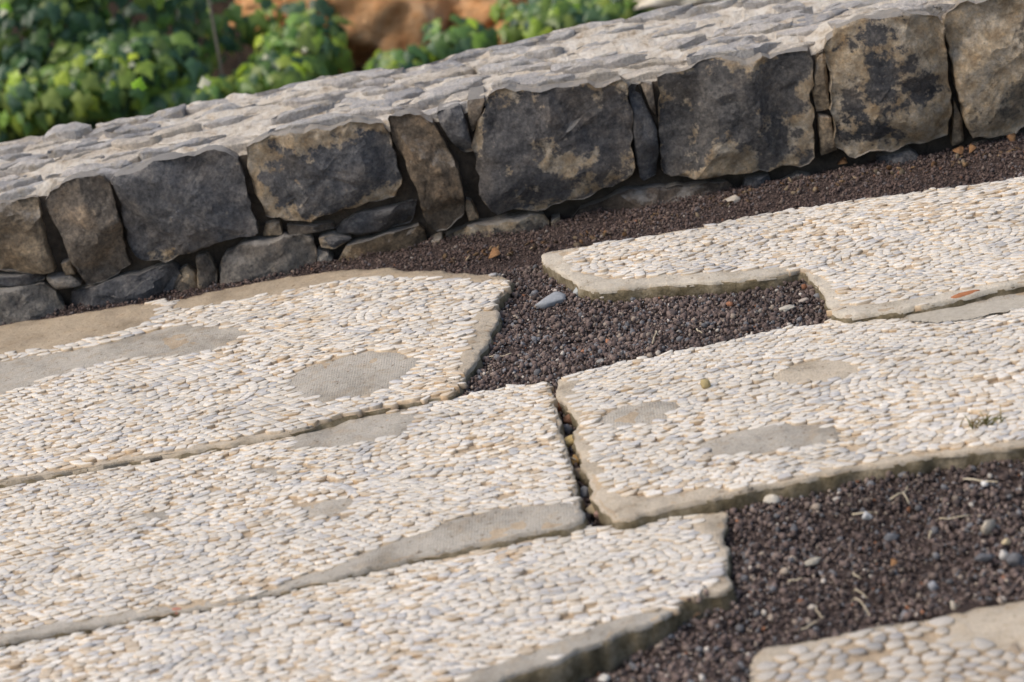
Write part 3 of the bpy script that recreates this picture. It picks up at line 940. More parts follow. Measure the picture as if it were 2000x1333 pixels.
    for i in range(n):
        c = cl[i]
        if c is None or hole[i]: continue
        c = np.array(c)
        if abs(area2(c)) < 0.16 * d * d: continue
        for bd, allow in [(O, -0.006)] + [(q_, d * 0.05) for q_, _, _ in PW]:
            dv = bd - pts[i]
            j_ = int(np.argmin((dv ** 2).sum(1))); L_ = float(np.linalg.norm(dv[j_]))
            if L_ > d * 1.3 or (bd is not O and inside(pts[i:i + 1], bd)[0]): continue
            c = [tuple(a) for a in c]
            for jj_ in ((j_, (j_ + 3) % len(bd), j_ - 3) if bd is O else (j_,)):
                Lk = float(np.linalg.norm(dv[jj_])); u_ = dv[jj_] / max(Lk, 1e-6)
                c = clip(c, u_[0], u_[1], Lk + allow)
                if len(c) < 3: break
            if len(c) < 3: break
        if len(c) < 3: continue
        c = np.array(c)
        if abs(area2(c)) < 0.14 * d * d: continue
        c = ccw(c / WZ)
        e = np.linalg.norm(np.roll(c, -1, 0) - c, axis=1)
        c = c[e > d * 0.06]
        if len(c) < 4: continue
        if key == 'F': c = resample(chaikin(c, 1, 0.2), 9)
        elif random.random() < 0.5: c = chaikin(c, 1, 0.10) if len(c) < 6 else c
        c = c * (random.uniform(0.968, 1.0) if key != 'F' else random.uniform(.91, .96))
        c = c + RNG.normal(0, d * 0.018, c.shape)
        ctr = c.mean(0)
        k = len(c)
        hh = random.gauss(0, 0.0009)
        r_ = random.random()
        if r_ < 0.10: hh -= random.uniform(.001, .004)
        elif r_ > 0.95: hh += random.uniform(.001, .0025)
        tx, ty = random.gauss(0, 0.028), random.gauss(0, 0.03)
        ts = random.uniform(0.86, 0.94) if key != 'F' else random.uniform(.72, .85)
        dro = d * random.uniform(.03, .06) if key != 'F' else d * .08
        top = ctr + (c - ctr) * ts
        zt = hh + top @ np.array((tx, ty)) + RNG.normal(0, 0.00045, k)
        sh = ctr + (c - ctr) * 0.985
        zs = hh + sh @ np.array((tx, ty)) - dro + RNG.normal(0, 0.0004, k)
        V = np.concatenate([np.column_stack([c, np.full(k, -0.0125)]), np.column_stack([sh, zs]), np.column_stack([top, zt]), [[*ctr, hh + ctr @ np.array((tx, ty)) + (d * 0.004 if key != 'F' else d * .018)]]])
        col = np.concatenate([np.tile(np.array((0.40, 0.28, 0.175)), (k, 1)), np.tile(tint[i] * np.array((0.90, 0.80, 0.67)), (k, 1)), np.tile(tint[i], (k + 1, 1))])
        built.append((pts[i] / WZ, V, col, k))

    def faces(k):
        ii = np.arange(k); jj = (ii + 1) % k
        return np.concatenate([np.stack([ii, jj, jj + k], 1), np.stack([ii, jj + k, ii + k], 1),
                               np.stack([ii + k, jj + k, jj + 2 * k], 1), np.stack([ii + k, jj + 2 * k, ii + 2 * k], 1),
                               np.stack([ii + 2 * k, jj + 2 * k, np.full(k, 3 * k)], 1)])
    O = O_true
    C = np.array([b[0] for b in built])
    pp = to_px(np.column_stack([C, np.full(len(C), z)]))
    inv = (pp[:, 0] > 4) & (pp[:, 0] < 1996) & (pp[:, 1] > 4) & (pp[:, 1] < 1329)
    dist = np.linalg.norm(np.column_stack([C, np.full(len(C), z)]) - np.array(CAM), axis=1)
    ar = np.array([abs(area2(b[1][:b[3], :2])) for b in built]) / dist ** 3
    ar[~inv] = -1
    order = np.argsort(-ar)
    single = set(int(a) for a in order[:300] if ar[a] > 0)
    VV, FF, TT, off = [], [], [], 0
    for i, (c, V, col, k) in enumerate(built):
        FQ = faces(k)
        if i in single:
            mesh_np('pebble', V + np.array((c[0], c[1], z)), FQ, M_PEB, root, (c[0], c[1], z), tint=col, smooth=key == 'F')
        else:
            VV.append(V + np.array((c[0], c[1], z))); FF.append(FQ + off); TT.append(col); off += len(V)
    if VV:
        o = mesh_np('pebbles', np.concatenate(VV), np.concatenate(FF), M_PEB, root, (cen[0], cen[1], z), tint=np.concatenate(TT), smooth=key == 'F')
        o['kind'] = 'stuff'
    root.rotation_euler.y = -math.atan(S.get('kx', 0.0))
    print(key, 'pebbles', len(built))
    return root


for key in SLABS:
    build_slab(key, SLABS[key])


# ------------------------------------------------------------------ stone wall
def rock(poly, frame, front, back, rough=0.006, npts=44, sharp=4.0, seed=0, rings=(0.985, 0.95, 0.9, 0.82, 0.7, 0.56, 0.42, 0.27, 0.12), edge=0.012, bks=0.9, tilt=(0, 0), nfac=9):
    """rough block from a 2-d outline: poly in (u,v), frame maps (u,v,w) to world; w points out of the face."""
    p = ccw(poly)
    p = resample(chaikin(p, 1, 0.04), npts)
    size = math.sqrt(abs(area2(p)))
    p = inset(p, 0.004 * (size / 0.2) * fbm(np.column_stack([p * 1.0]), 45, 3, seed))
    c = p.mean(0)
    lay = []
    lay.append((0.0, bks, -back)); lay.append((0.0, 0.985, -back * 0.45)); lay.append((0.0, 1.0, -edge * 1.6)); lay.append((0, 1.0, -edge * 0.8))
    for f in rings:
        lay.append((0, f, front * (1 - f ** sharp) - edge * 0.35 * f ** 14))
    V = []
    for _, f, wv in lay:
        q = c + (p - c) * f
        V.append(np.column_stack([q, np.full(npts, wv) + (q - c) @ np.array(tilt)]))
    V = np.concatenate(V + [np.array([[c[0], c[1], front]])])
    nl = len(lay)
    lo = fbm(V * np.array([1, 1, .6]), 9 / max(size, .05) * 0.2, 2, seed + 3)
    hi = fbm(V, 42, 3, seed + 5)
    # broken facets: planes that chip the face and its corners
    rs = np.random.default_rng(seed + 400)
    for _ in range(nfac):
        a_ = rs.uniform(0, 6.283); dirv = np.array((math.cos(a_), math.sin(a_)))
        ext = np.max((p - c) @ dirv)
        sl_ = rs.uniform(.15, 1.1)
        pl_ = front * rs.uniform(.75, 1.05) - sl_ * ((V[:, :2] - c) @ dirv - ext * rs.uniform(.2, .85))
        msk = np.arange(len(V)) >= npts * 3
        V[:, 2] = np.where(msk, np.minimum(V[:, 2], np.maximum(pl_, -0.02)), V[:, 2])
    V[:, 2] += rough * (1.3 * lo + 0.75 * hi) * np.where(np.arange(len(V)) < npts * 2, 0.3, 1.0)
    rad = V[:, :2] - c
    V[:, :2] += rad * (0.035 * fbm(V, 35, 2, seed + 9))[:, None] * (np.arange(len(V)) >= npts)[:, None] * np.where(np.arange(len(V)) < npts * 4, 1, 0.3)[:, None]
    F = []
    for L in range(nl - 1):
        for i in range(npts):
            j = (i + 1) % npts
            F.append([L * npts + i, L * npts + j, (L + 1) * npts + j, (L + 1) * npts + i])
    L = nl - 1
    for i in range(npts):
        F.append([L * npts + i, L * npts + (i + 1) % npts, nl * npts])
    W = frame(V)
    ef = np.concatenate([np.full(npts, min(1.0, f)) for _, f, _ in lay] + [[0.0]])
    return W, F, ef


def face_frame(off):
    return lambda V: wall_pt(V[:, 0], V[:, 2] + off, V[:, 1])


wall = empty('stone_wall', wall_pt(np.array([1.1]), np.array([-0.2]), np.array([0]))[0],
             'low rubble stone wall of dark basalt blocks with mortared flat stone top', 'wall')
DK, BR, TN, GY = (0.132, 0.138, 0.152), (0.185, 0.165, 0.143), (0.33, 0.275, 0.205), (0.28, 0.268, 0.25)
TOP = [  # outline in photo pixels, tone, crust, protrusion
 ([(-60, 410), (70, 390), (80, 440), (97, 510), (104, 535), (60, 543), (-60, 530)], TN, .1, .010),
 ([(-330, 470), (-70, 412), (-66, 530), (-320, 590)], DK, .4, .012),
 ([(82, 400), (100, 375), (140, 354), (195, 349), (212, 365), (233, 440), (250, 522), (225, 545), (170, 560), (140, 520), (110, 450)], BR, .05, .012),
 ([(216, 356), (250, 338), (310, 321), (400, 305), (435, 298), (466, 318), (476, 345), (490, 420), (508, 462), (440, 475), (395, 490), (330, 513), (275, 520), (255, 500), (240, 440), (226, 395)], DK, .08, .022),
 ([(483, 292), (520, 272), (600, 257), (700, 246), (745, 244), (768, 290), (785, 352), (768, 392), (720, 405), (640, 425), (560, 436), (516, 428), (497, 380), (485, 330)], DK, .62, .02),
 ([(757, 236), (800, 227), (845, 243), (878, 300), (903, 360), (908, 420), (885, 448), (850, 458), (832, 440), (812, 375), (790, 320), (768, 275)], (0.19, .155, .118), .1, .026),
 ([(850, 222), (900, 208), (914, 255), (924, 298), (905, 302), (876, 275)], DK, .15, .004),
 ([(912, 199), (948, 194), (940, 230), (923, 262), (916, 240)], BR, .3, -.004),
 ([(952, 196), (985, 181), (1050, 178), (1150, 170), (1224, 163), (1232, 200), (1239, 290), (1240, 350), (1190, 370), (1120, 395), (1040, 420), (968, 427), (942, 405), (927, 335), (925, 290), (936, 245)], (.128, .128, .135), .5, .03),
 ([(1227, 168), (1246, 168), (1262, 210), (1284, 255), (1286, 300), (1284, 352), (1252, 356), (1241, 300), (1235, 240)], DK, .0, .0),
 ([(1251, 165), (1274, 165), (1284, 236), (1268, 208)], BR, .0, -.006),
 ([(1288, 160), (1340, 142), (1380, 125), (1450, 120), (1480, 126), (1540, 110), (1592, 98), (1588, 150), (1584, 190), (1592, 240), (1592, 310), (1580, 325), (1480, 340), (1360, 355), (1300, 350), (1291, 290), (1285, 220)], (.145, .142, .142), .52, .024),
 ([(1597, 110), (1612, 104), (1620, 180), (1622, 218), (1596, 222), (1588, 180)], TN, .4, -.004),
 ([(1598, 228), (1624, 231), (1636, 295), (1604, 308)], TN, .3, -.004),
 ([(1616, 84), (1640, 58), (1700, 38), (1760, 34), (1828, 32), (1844, 62), (1855, 130), (1861, 200), (1857, 268), (1800, 289), (1720, 300), (1670, 314), (1642, 290), (1627, 230), (1620, 150)], (.085, .088, .097), .82, .034),
 ([(1850, 38), (1880, 18), (1960, -2), (2050, -22), (2075, 60), (2070, 225), (1990, 262), (1902, 277), (1884, 240), (1866, 160), (1856, 95)], (.20, .18, .15), .9, .028),
 ([(1864, 195), (1880, 232), (1884, 280), (1860, 288)], TN, .2, -.006),
 ([(2080, -30), (2300, -75), (2310, 150), (2078, 220)], DK, .5, .02),
]
LOW = [
 ([(-60, 545), (70, 537), (88, 551), (40, 562), (-60, 562)], DK, .05, -.004),
 ([(-80, 580), (40, 563), (85, 561), (110, 580), (122, 610), (118, 660), (-80, 680)], GY, .15, .012),
 ([(86, 546), (138, 541), (160, 560), (110, 569)], GY, .1, .0),
 ([(118, 516), (134, 512), (148, 538), (126, 541)], TN, .3, -.006),
 ([(132, 580), (200, 556), (300, 530), (342, 517), (352, 545), (330, 580), (270, 620), (140, 640)], DK, .2, .006),
 ([(382, 502), (405, 496), (425, 540), (422, 580), (386, 590)], BR, .6, -.004),
 ([(328, 550), (362, 520), (382, 538), (388, 575), (415, 580), (400, 610), (330, 612)], BR, .6, -.01),
 ([(434, 502), (470, 481), (590, 461), (612, 470), (616, 522), (600, 560), (500, 590), (425, 598), (428, 555)], (.27, .255, .235), .25, .014),
 ([(516, 441), (545, 436), (552, 460), (512, 465)], TN, .3, -.004),
 ([(558, 443), (648, 440), (654, 451), (562, 461)], BR, .5, -.006),
 ([(652, 452), (690, 422), (760, 408), (815, 392), (806, 438), (740, 458), (655, 460)], DK, .1, -.010),
 ([(622, 468), (650, 461), (686, 470), (652, 490), (626, 486)], DK, .5, .004),
 ([(618, 492), (640, 496), (650, 510), (630, 532), (618, 526)], GY, .3, .002),
 ([(652, 522), (680, 482), (760, 460), (820, 446), (836, 480), (832, 540), (660, 560)], (.16, .125, .085), .3, .008),
 ([(838, 476), (862, 466), (876, 488), (870, 505), (840, 505)], TN, .3, .010),
 ([(870, 468), (920, 446), (1060, 419), (1072, 440), (1066, 485), (960, 510), (880, 510)], BR, .72, .016),
 ([(910, 392), (920, 396), (936, 430), (916, 436), (908, 412)], TN, .1, -.006),
 ([(1076, 432), (1094, 426), (1100, 470), (1078, 478)], TN, .4, .0),
 ([(1104, 445), (1130, 416), (1230, 375), (1420, 360), (1445, 378), (1440, 410), (1300, 440), (1180, 470), (1108, 475)], (.12, .1, .085), .3, .006),
 ([(1455, 352), (1505, 346), (1512, 372), (1450, 382)], DK, .0, .0),
 ([(1520, 366), (1560, 346), (1590, 350), (1580, 385), (1520, 390)], BR, .3, .004),
 ([(1714, 311), (1780, 296), (1796, 308), (1790, 330), (1716, 330)], DK, .05, .004),
 ([(1900, 290), (2000, 268), (2080, 255), (2080, 300), (1900, 320)], BR, .3, .0),
]
for si, (pp, tone, crust, pr) in enumerate(TOP + LOW):
    q = np.array([on_wall(x, y, pr) for x, y in pp])
    big = math.sqrt(abs(area2(q)))
    V, F, ef = rock(q, face_frame(pr - 0.006), 0.005 + 0.009 * min(1, big / .25), 0.12 if si < len(TOP) else 0.09, rough=0.006 * min(1.3, big / .15 + .25), npts=64 if big > .15 else 32, sharp=9, seed=si * 17 + 1, edge=0.005 + 0.005 * min(1, big / .2))
    c = V.mean(0)
    o = mesh_np('stone', V, F, M_STONE, wall, tuple(c), col=(*tone, crust), tint=np.repeat(ef[:, None], 3, 1))
    o.data.set_sharp_from_angle(angle=math.radians(24))

# line of the wall's top (front edge height along s), from the traced stones
tops = np.array([on_wall(x, y) for x, y in [(-250, 452), (0, 398), (140, 362), (216, 350), (320, 318), (400, 306), (483, 290), (600, 258), (745, 244), (850, 226), (952, 190), (1050, 178), (1150, 170), (1224, 163),
                                             (1340, 140), (1400, 124), (1500, 118), (1592, 98), (1640, 62), (1700, 40), (1820, 32), (1880, 16), (1960, -2), (2050, -22), (2300, -76)]])
kf = np.polyfit(tops[:, 0], tops[:, 1], 1)
top_z = lambda s: np.interp(s, tops[:, 0], tops[:, 1])
BACK = [(-250, 345), (0, 285), (35, 271), (80, 263), (215, 236), (240, 246), (255, 229), (400, 192), (500, 176), (520, 186), (575, 161), (650, 146), (745, 134), (760, 141), (870, 111), (1000, 82), (1110, 61), (1200, 41), (1300, 20), (1400, 4), (1700, -55), (2000, -120), (2250, -165)]
bk = []
for x, y in BACK:
    p = at_z(x, y, 0.33)
    for _ in range(4):
        s = (p - WL0).dot(WE); p = at_z(x, y, kf[0] * s + kf[1])
    bk.append(((p - WL0).dot(WE), -(p - WL0).dot(WN)))
bk = np.array(bk)
depth = lambda s: np.interp(s, bk[:, 0], bk[:, 1])
print('wall height', kf, 'depth', bk[:, 1])

# core body: mortared top sheet, back and ends
ss = np.arange(bk[0, 0], bk[-1, 0], 0.009)
tv = np.linspace(0, 1, 46)
rowsV = []
for t_ in tv:
    dep = 0.026 + t_ * (depth(ss) - 0.026 - 0.012)
    bl = min(1, t_ / .45)
    zz_ = (top_z(ss) - 0.006) * (1 - bl) + (kf[0] * ss + kf[1] - 0.006) * bl - 0.014 * (t_ < .02) + 0.005 * np.sin(t_ * 3.1)
    rowsV.append(np.column_stack([ss, -dep, zz_]))
V = np.concatenate(rowsV)
V[:, 2] += 0.010 * fbm(V[:, :2] * np.array([.5, 2.0]), 11, 5, 77, 0.66)
n = len(ss)
for dz, dd in ((-0.05, 0.0), (-0.3, 0.01), (-1.2, 0.02)):
    V = np.concatenate([V, np.column_stack([ss, -(depth(ss) - 0.012 + dd), kf[0] * ss + kf[1] + dz + 0.006 * fbm(np.column_stack([ss, ss * 0 + dz]), 20, 3, 4)])])
fr = np.column_stack([ss, np.full(n, -0.055), np.full(n, -0.15)])
V = np.concatenate([fr, V])
nr = len(V) // n
idx = np.arange(nr * n).reshape(nr, n)
Q = np.stack([idx[:-1, :-1], idx[:-1, 1:], idx[1:, 1:], idx[1:, :-1]], -1).reshape(-1, 4)
mi = np.where(np.arange(len(Q)) < (n - 1), 1, 0)
c = wall_pt(V[:, 0], V[:, 1], V[:, 2])
mesh_np('mortar_core', c, Q, [M_CAPMORTAR, M_CORE], wall, tuple(c.mean(0)), midx=mi)

# cap stones: flat irregular pieces bedded in the top
cd_ = 0.07
S0, S1 = bk[0, 0] + .03, bk[-1, 0] - .03
cp = []
for r_ in range(0, 12):
    v = 0.06 + r_ * cd_ * 0.85
    s = S0 + random.random() * .1
    while s < S1:
        if v < depth(s) - 0.02: cp.append((s, v + random.gauss(0, .010)))
        s += cd_ * random.uniform(1.4, 3.0)
for _ in range(170):
    s = random.uniform(S0, S1)
    v = random.uniform(.05, float(depth(s)) - .03)
    if min((s - a) ** 2 * .4 + (v - b) ** 2 for a, b in cp) > .0009: cp.append((s, v))
cp = np.array(cp)
outl = np.array([(S0, 0), (S1, 0), (S1, 1), (S0, 1)])
cl = cells([tuple(p) for p in cp], RNG.normal(0, .12, len(cp)), RNG.uniform(1.9, 3.6, len(cp)), cd_ * 1.4, outl, 0.75)
for i, cc in enumerate(cl):
    if cc is None: continue
    q = np.array(cc)
    if random.random() < 0.10: continue
    q = q * random.uniform(0.70, 1.0) + cp[i]
    dl = depth(q[:, 0])
    q[:, 1] = np.minimum(q[:, 1], dl + random.uniform(-.01, .012))
    q[:, 1] = np.maximum(q[:, 1], 0.03)
    if abs(area2(q)) < 0.0012: continue
    bl = min(1, cp[i][1] / .17)
    zc = float(top_z(cp[i][0])) * (1 - bl) + (kf[0] * cp[i][0] + kf[1]) * bl + random.gauss(0.0035, 0.0055)
    q[:, 1] *= -1
    fr_ = lambda V, zc=zc, s0=cp[i][0]: wall_pt(V[:, 0], V[:, 1], V[:, 2] + zc + kf[0] * (V[:, 0] - s0))
    V, F, ef = rock(q, fr_, 0.003, 0.05, rough=0.0030, npts=30, sharp=8, seed=i * 7 + 3, edge=0.0022, rings=(0.97, 0.88, 0.7, 0.4), tilt=(random.gauss(0, .05), random.gauss(0.06, .06)), nfac=3)
    tone = random.choice([(0.54, 0.51, 0.475), (0.61, 0.565, 0.51), (0.46, 0.44, 0.42), (0.64, 0.57, 0.475), (0.56, 0.53, 0.49)])
    o = mesh_np('cap_stone', V, F, M_CAP, wall, tuple(V.mean(0)), col=(*tone, 1))
    o.data.set_sharp_from_angle(angle=math.radians(28))


# ------------------------------------------------------------------ loose pieces
def chunk(name, px, py, z, r, col, label, cat, squash=(1, .8, .5), rot=0.0, sink=0.25, group=None, seed=0, mat_=None, sub=2):
    """irregular stone lying on the ground: subdivided, dented icosphere"""
    p = at_z(px, py, z)
    V = [Vector(v) for v in ICO_V]; F = [tuple(int(a) for a in f) for f in ICO_F]
    for _ in range(sub):
        mid = {}; NF = []
        def md(a, b):
            k_ = (min(a, b), max(a, b))
            if k_ not in mid:
                V.append(((V[a] + V[b]) / 2).normalized()); mid[k_] = len(V) - 1
            return mid[k_]
        for a, b, c_ in F:
            ab, bc, ca = md(a, b), md(b, c_), md(c_, a)
            NF += [(a, ab, ca), (ab, b, bc), (ca, bc, c_), (ab, bc, ca)]
        F = NF
    A = np.array([v[:] for v in V])
    A = A * (1 + 0.28 * fbm(A + seed * 3.1, 1.1, 2, seed) + 0.07 * fbm(A + seed, 4, 2, seed))[:, None]
    rs = np.random.default_rng(seed + 50)
    for _ in range(5):                                   # flat broken facets
        nrm = rs.standard_normal(3); nrm /= np.linalg.norm(nrm)
        h_ = A @ nrm; lim_ = rs.uniform(.62, .85)
        A = A - np.outer(np.maximum(h_ - lim_, 0), nrm)
    if sub > 2: A = A * (1 + 0.10 * fbm(A + seed, 3, 5, seed + 7, .6) + 0.12 * np.abs(fbm(A - seed, 2.2, 3, seed + 8)))[:, None]
    A = A * np.array(squash) * r
    c_, s_ = math.cos(rot), math.sin(rot)
    A = A @ np.array([[c_, s_, 0], [-s_, c_, 0], [0, 0, 1]])
    zc = r * squash[2] * (1 - 2 * sink) * 0.8
    loc = np.array((p.x, p.y, z + zc))
    o = mesh_np(name, A + loc, np.array(F), mat_ or M_CHIP, None, tuple(loc), tint=np.tile(np.array(col), (len(A), 1)))
    return tag(o, label, cat, group)


def gz(px, py):
    p = at_z(px, py, 0)
    z = float(ground_base(np.array([p[:2]]))[0])
    p = at_z(px, py, z)
    return float(ground_base(np.array([p[:2]]))[0]) + 0.003


def on_ground(name, px, py, r, col, label, cat='pebble', **kw):
    return chunk(name, px, py, gz(px, py), r * .88, col, label, cat, **kw)


on_ground('rock', 1082, 592, .036, (.33, .34, .345), 'grey blue angular rock on the gravel left of the notched slab', 'rock', squash=(1, .6, .42), rot=.1, seed=3)
on_ground('rock', 1131, 578, .018, (.40, .41, .39), 'small pointed pale grey stone touching the angular rock', 'rock', squash=(.8, .7, .9), seed=4)
on_ground('shell_fragment', 1190, 584, .030, (.62, .54, .44), 'flat cream shell like flake at the notched slab corner', 'flake', squash=(1, .6, .3), seed=5, sink=-.2)
on_ground('pebble', 1506, 984, .016, (.62, .56, .46), 'white and tan round pebble under the slab edge', squash=(1, .85, .7), seed=6, sink=.05)
on_ground('pebble', 1536, 605, .022, (.52, .47, .38), 'flat oval cream pebble in the notch gravel', squash=(1, .6, .3), rot=.3, seed=7)
on_ground('pebble', 1569, 590, .014, (.40, .34, .28), 'small brownish pebble near the notch edge', squash=(1.2, .6, .4), rot=.4, seed=8)
on_ground('pebble', 1432, 394, .022, (.45, .39, .31), 'tan pebble lying in the gravel strip below the wall', squash=(1, .7, .5), seed=9)
on_ground('pebble', 1930, 1040, .018, (.50, .43, .33), 'cream angular chip pointing up among the dark gravel', squash=(1, .4, .8), rot=.7, seed=10, sink=0)
on_ground('pebble', 1960, 1088, .010, (.58, .54, .48), 'small white pebble beside a dark grey stone', squash=(.8, .7, .9), seed=11)
on_ground('rock', 1982, 1100, .016, (.13, .13, .135), 'dark grey blocky stone in foreground gravel', 'rock', squash=(1, .8, .8), seed=12)
on_ground('rock', 1925, 1092, .015, (.12, .12, .125), 'flat dark slate stone in foreground gravel', 'rock', squash=(1.3, .8, .5), seed=13)
on_ground('pebble', 1585, 1101, .014, (.50, .44, .34), 'slim cream chip stuck in middle gravel', squash=(1.4, .5, .4), rot=.5, seed=14)
on_ground('pebble', 1547, 1096, .009, (.48, .38, .28), 'tiny tan pebble beside the slim cream chip', squash=(1, .8, .8), seed=15)
on_ground('pebble', 1533, 1120, .009, (.46, .37, .28), 'tiny buff pebble in front of the slim chip', squash=(1, .8, .8), seed=16)
on_ground('pebble', 1823, 1150, .011, (.30, .30, .31), 'round grey pebble near the coarse slab', squash=(1, .9, .8), seed=17)
on_ground('pebble', 1694, 1011, .009, (.45, .44, .42), 'small pale grey pebble amid the dark gravel', squash=(1, .9, .8), seed=18)
on_ground('pebble', 1740, 1052, .014, (.15, .15, .155), 'blue grey chip in the middle gravel', squash=(1, .7, .6), seed=19)
on_ground('pebble', 1925, 947, .009, (.6, .58, .54), 'bright white speck of stone under the upper slab edge', squash=(1, .8, .6), seed=20)
on_ground('pebble', 1965, 1060, .009, (.52, .42, .26), 'ochre chip right of the cream angular chip', squash=(1, .7, .6), seed=21)
on_ground('pebble', 1355, 1201, .012, (.26, .16, .09), 'orange brown crumb by the broken slab corner', squash=(1, .8, .6), seed=22)
on_ground('pebble', 1180, 1330, .011, (.66, .62, .55), 'pale pebble below the broken mossy slab edge', squash=(1, .8, .7), seed=23)
on_ground('pebble', 1862, 1188, .010, (.62, .55, .44), 'cream flake standing at the coarse slab rim', squash=(.5, .4, 1), seed=24)
on_ground('pebble', 1300, 430, .016, (.30, .2, .13), 'brown flake in the gravel strip beneath the wall', squash=(1, .5, .3), seed=25)
on_ground('pebble', 1015, 710, .011, (.3, .29, .28), 'grey pebble in gravel beside the ragged slab end', squash=(1, .8, .5), seed=26)
on_ground('pebble', 1173, 710, .011, (.32, .30, .27), 'light brown pebble at the rear rim of the middle slab', squash=(1, .8, .7), seed=27)
on_ground('pebble', 972, 640, .013, (.45, .36, .22), 'yellowish crumb fallen from the ragged slab end', squash=(1, .8, .8), seed=28)
# debris in the narrow gap
for k, (px, py, r, c_, lb) in enumerate([
    (1095, 790, .014, (.06, .055, .055), 'black stone chip at the top of the slab gap'),
    (1100, 806, .017, (.17, .06, .025), 'dark rust brown chip wedged in the slab gap'),
    (1112, 803, .009, (.40, .09, .04), 'small red brick crumb in the slab gap'),
    (1114, 826, .014, (.19, .10, .06), 'brown chip below the red crumb in the gap'),
    (1108, 846, .013, (.10, .10, .105), 'dark grey chip halfway down the slab gap'),
    (1117, 872, .017, (.52, .38, .16), 'yellow ochre pebble halfway down the slab gap'),
    (1123, 908, .014, (.40, .25, .10), 'amber chip in the lower half of the slab gap'),
    (1130, 934, .014, (.24, .18, .12), 'light brown chip in the lower half of the gap'),
    (1143, 940, .008, (.40, .08, .05), 'tiny red crumb against the mortar border'),
    (1143, 968, .013, (.20, .2, .2), 'grey chip near the foot of the slab gap'),
    (1160, 1005, .015, (.42, .33, .20), 'buff chip at the foot of the slab gap'),
    (1176, 1014, .014, (.30, .19, .15), 'pinkish brown chip at the foot of the gap'),
    (1142, 1018, .012, (.07, .06, .055), 'black chip at the lower left of the gap')]):
    chunk('chip', px, py, -0.014, r, c_, lb, 'stone chip', squash=(1, .8, .75), rot=k * .8, sink=.1, seed=40 + k, group='stone chips fallen into the slab gap')
chunk('pebble', 1218, 1030, -0.010, .015, (.06, .068, .075), 'blackish blue stone lying below the rounded mortar corner', 'pebble', squash=(1.2, .8, .7), seed=60, sink=.05)
chunk('pebble', 1236, 1026, -0.010, .008, (.06, .065, .07), 'small black stone right of the blackish blue one', 'pebble', squash=(1, .8, .8), seed=61, sink=.05)
# dark gravel spilled on the low slab's corner
SG = np.array([at_z(random.gauss(1310, 26), random.gauss(1146, 20), -0.011)[:] for _ in range(60)])
V, F, T = grains(SG + np.array((0, 0, .003)), RNG.uniform(.003, .0075, 60), gravel_tint(60))
tag(mesh_np('spilled_gravel', V, F, M_GRAVEL, tint=T, smooth=False), 'dark gravel grains spilled on the low slab by its broken corner', None, None, 'stuff')
# brick crumbs
chunk('brick_fragment', 1884, 584, 0.022, .030, (.42, .17, .075), 'orange brick piece wedged under the notched slab', 'brick piece', squash=(1.3, .5, .35), rot=.15, seed=70)
chunk('brick_fragment', 345, 1196, 0.008, .013, (.46, .22, .15), 'salmon brick piece between the two long left slabs', 'brick piece', squash=(1.2, .6, .4), rot=.15, seed=71)
chunk('pebble', 1377, 757, 0.019, .013, (.42, .33, .16), 'loose ochre cube of stone on the middle right slab', 'pebble', squash=(.8, .7, .7), seed=72, sink=.1)


def tube(pts, r0, r1, k=5):
    pts = [Vector(p) for p in pts]
    V, F = [], []
    for i, p in enumerate(pts):
        d_ = (pts[min(i + 1, len(pts) - 1)] - pts[max(i - 1, 0)]).normalized()
        a = d_.orthogonal().normalized(); b = d_.cross(a)
        r = r0 + (r1 - r0) * i / (len(pts) - 1)
        for j in range(k):
            t_ = 2 * math.pi * j / k
            V.append((p + (a * math.cos(t_) + b * math.sin(t_)) * r)[:])
    for i in range(len(pts) - 1):
        for j in range(k):
            F.append([i * k + j, i * k + (j + 1) % k, (i + 1) * k + (j + 1) % k, (i + 1) * k + j])
    F.append(list(range(k))[::-1]); F.append([(len(pts) - 1) * k + j for j in range(k)])
    return V, F


for k, (a, b, lift, lb) in enumerate([
    ((1664, 1180), (1702, 1224), .02, 'pale straw leaning over the rim of the coarse slab'),
    ((1666, 1162), (1696, 1184), .012, 'short straw just behind the leaning one'),
    ((1667, 1126), (1684, 1146), .012, 'short straw in the middle of foreground gravel'),
    ((1770, 975), (1778, 1004), .02, 'curved dry stem below the upper right slab edge'),
    ((1835, 1018), (1895, 1016), .004, 'thin horizontal straw in the right gravel'),
    ((1815, 1052), (1817, 1074), .02, 'upright pale bristle in the right gravel'),
    ((1665, 1010), (1715, 1012), .004, 'thin straw beside the small pale grey pebble'),
    ((1283, 660), (1278, 692), .025, 'upright dry stem at the rear edge of the right slab'),
    ((1361, 648), (1374, 664), .012, 'short white straw in the notch gravel'),
    ((945, 702), (1000, 698), .004, 'dry straw on the gravel by the ragged slab end'),
    ((1560, 1238), (1600, 1222), .004, 'brown needle near the coarse slab corner'),
    ((1740, 980), (1775, 962), .008, 'tan splinter under the upper right slab'),
    ((1880, 940), (1950, 952), .005, 'fine pale straw close under the slab edge'),
    ((1540, 1140), (1568, 1139), .004, 'fine straw left of the middle gravel'),
    ((1596, 1190), (1608, 1222), .01, 'brown dry stem near the coarse slab'),
    ((1115, 900), (1128, 912), .012, 'white root fibre curling in the slab gap')]):
    pa, pb = at_z(*a, gz(*a)), at_z(*b, gz(*b))
    pm = (pa + pb) / 2 + Vector((random.gauss(0, .006), random.gauss(0, .006), lift))
    pa.z += .004; pb.z += .006 + lift * .6
    V, F = tube([pa, (pa + pm) / 2 + Vector((0, 0, lift * .25)), pm, (pm + pb) / 2 + Vector((0, 0, lift * .15)), pb], .0017, .0011)
    V = np.array(V)
    tag(mesh_np('straw', V, F, M_STRAW, None, tuple(V.mean(0))), lb, 'straw', 'dry straws on the gravel')

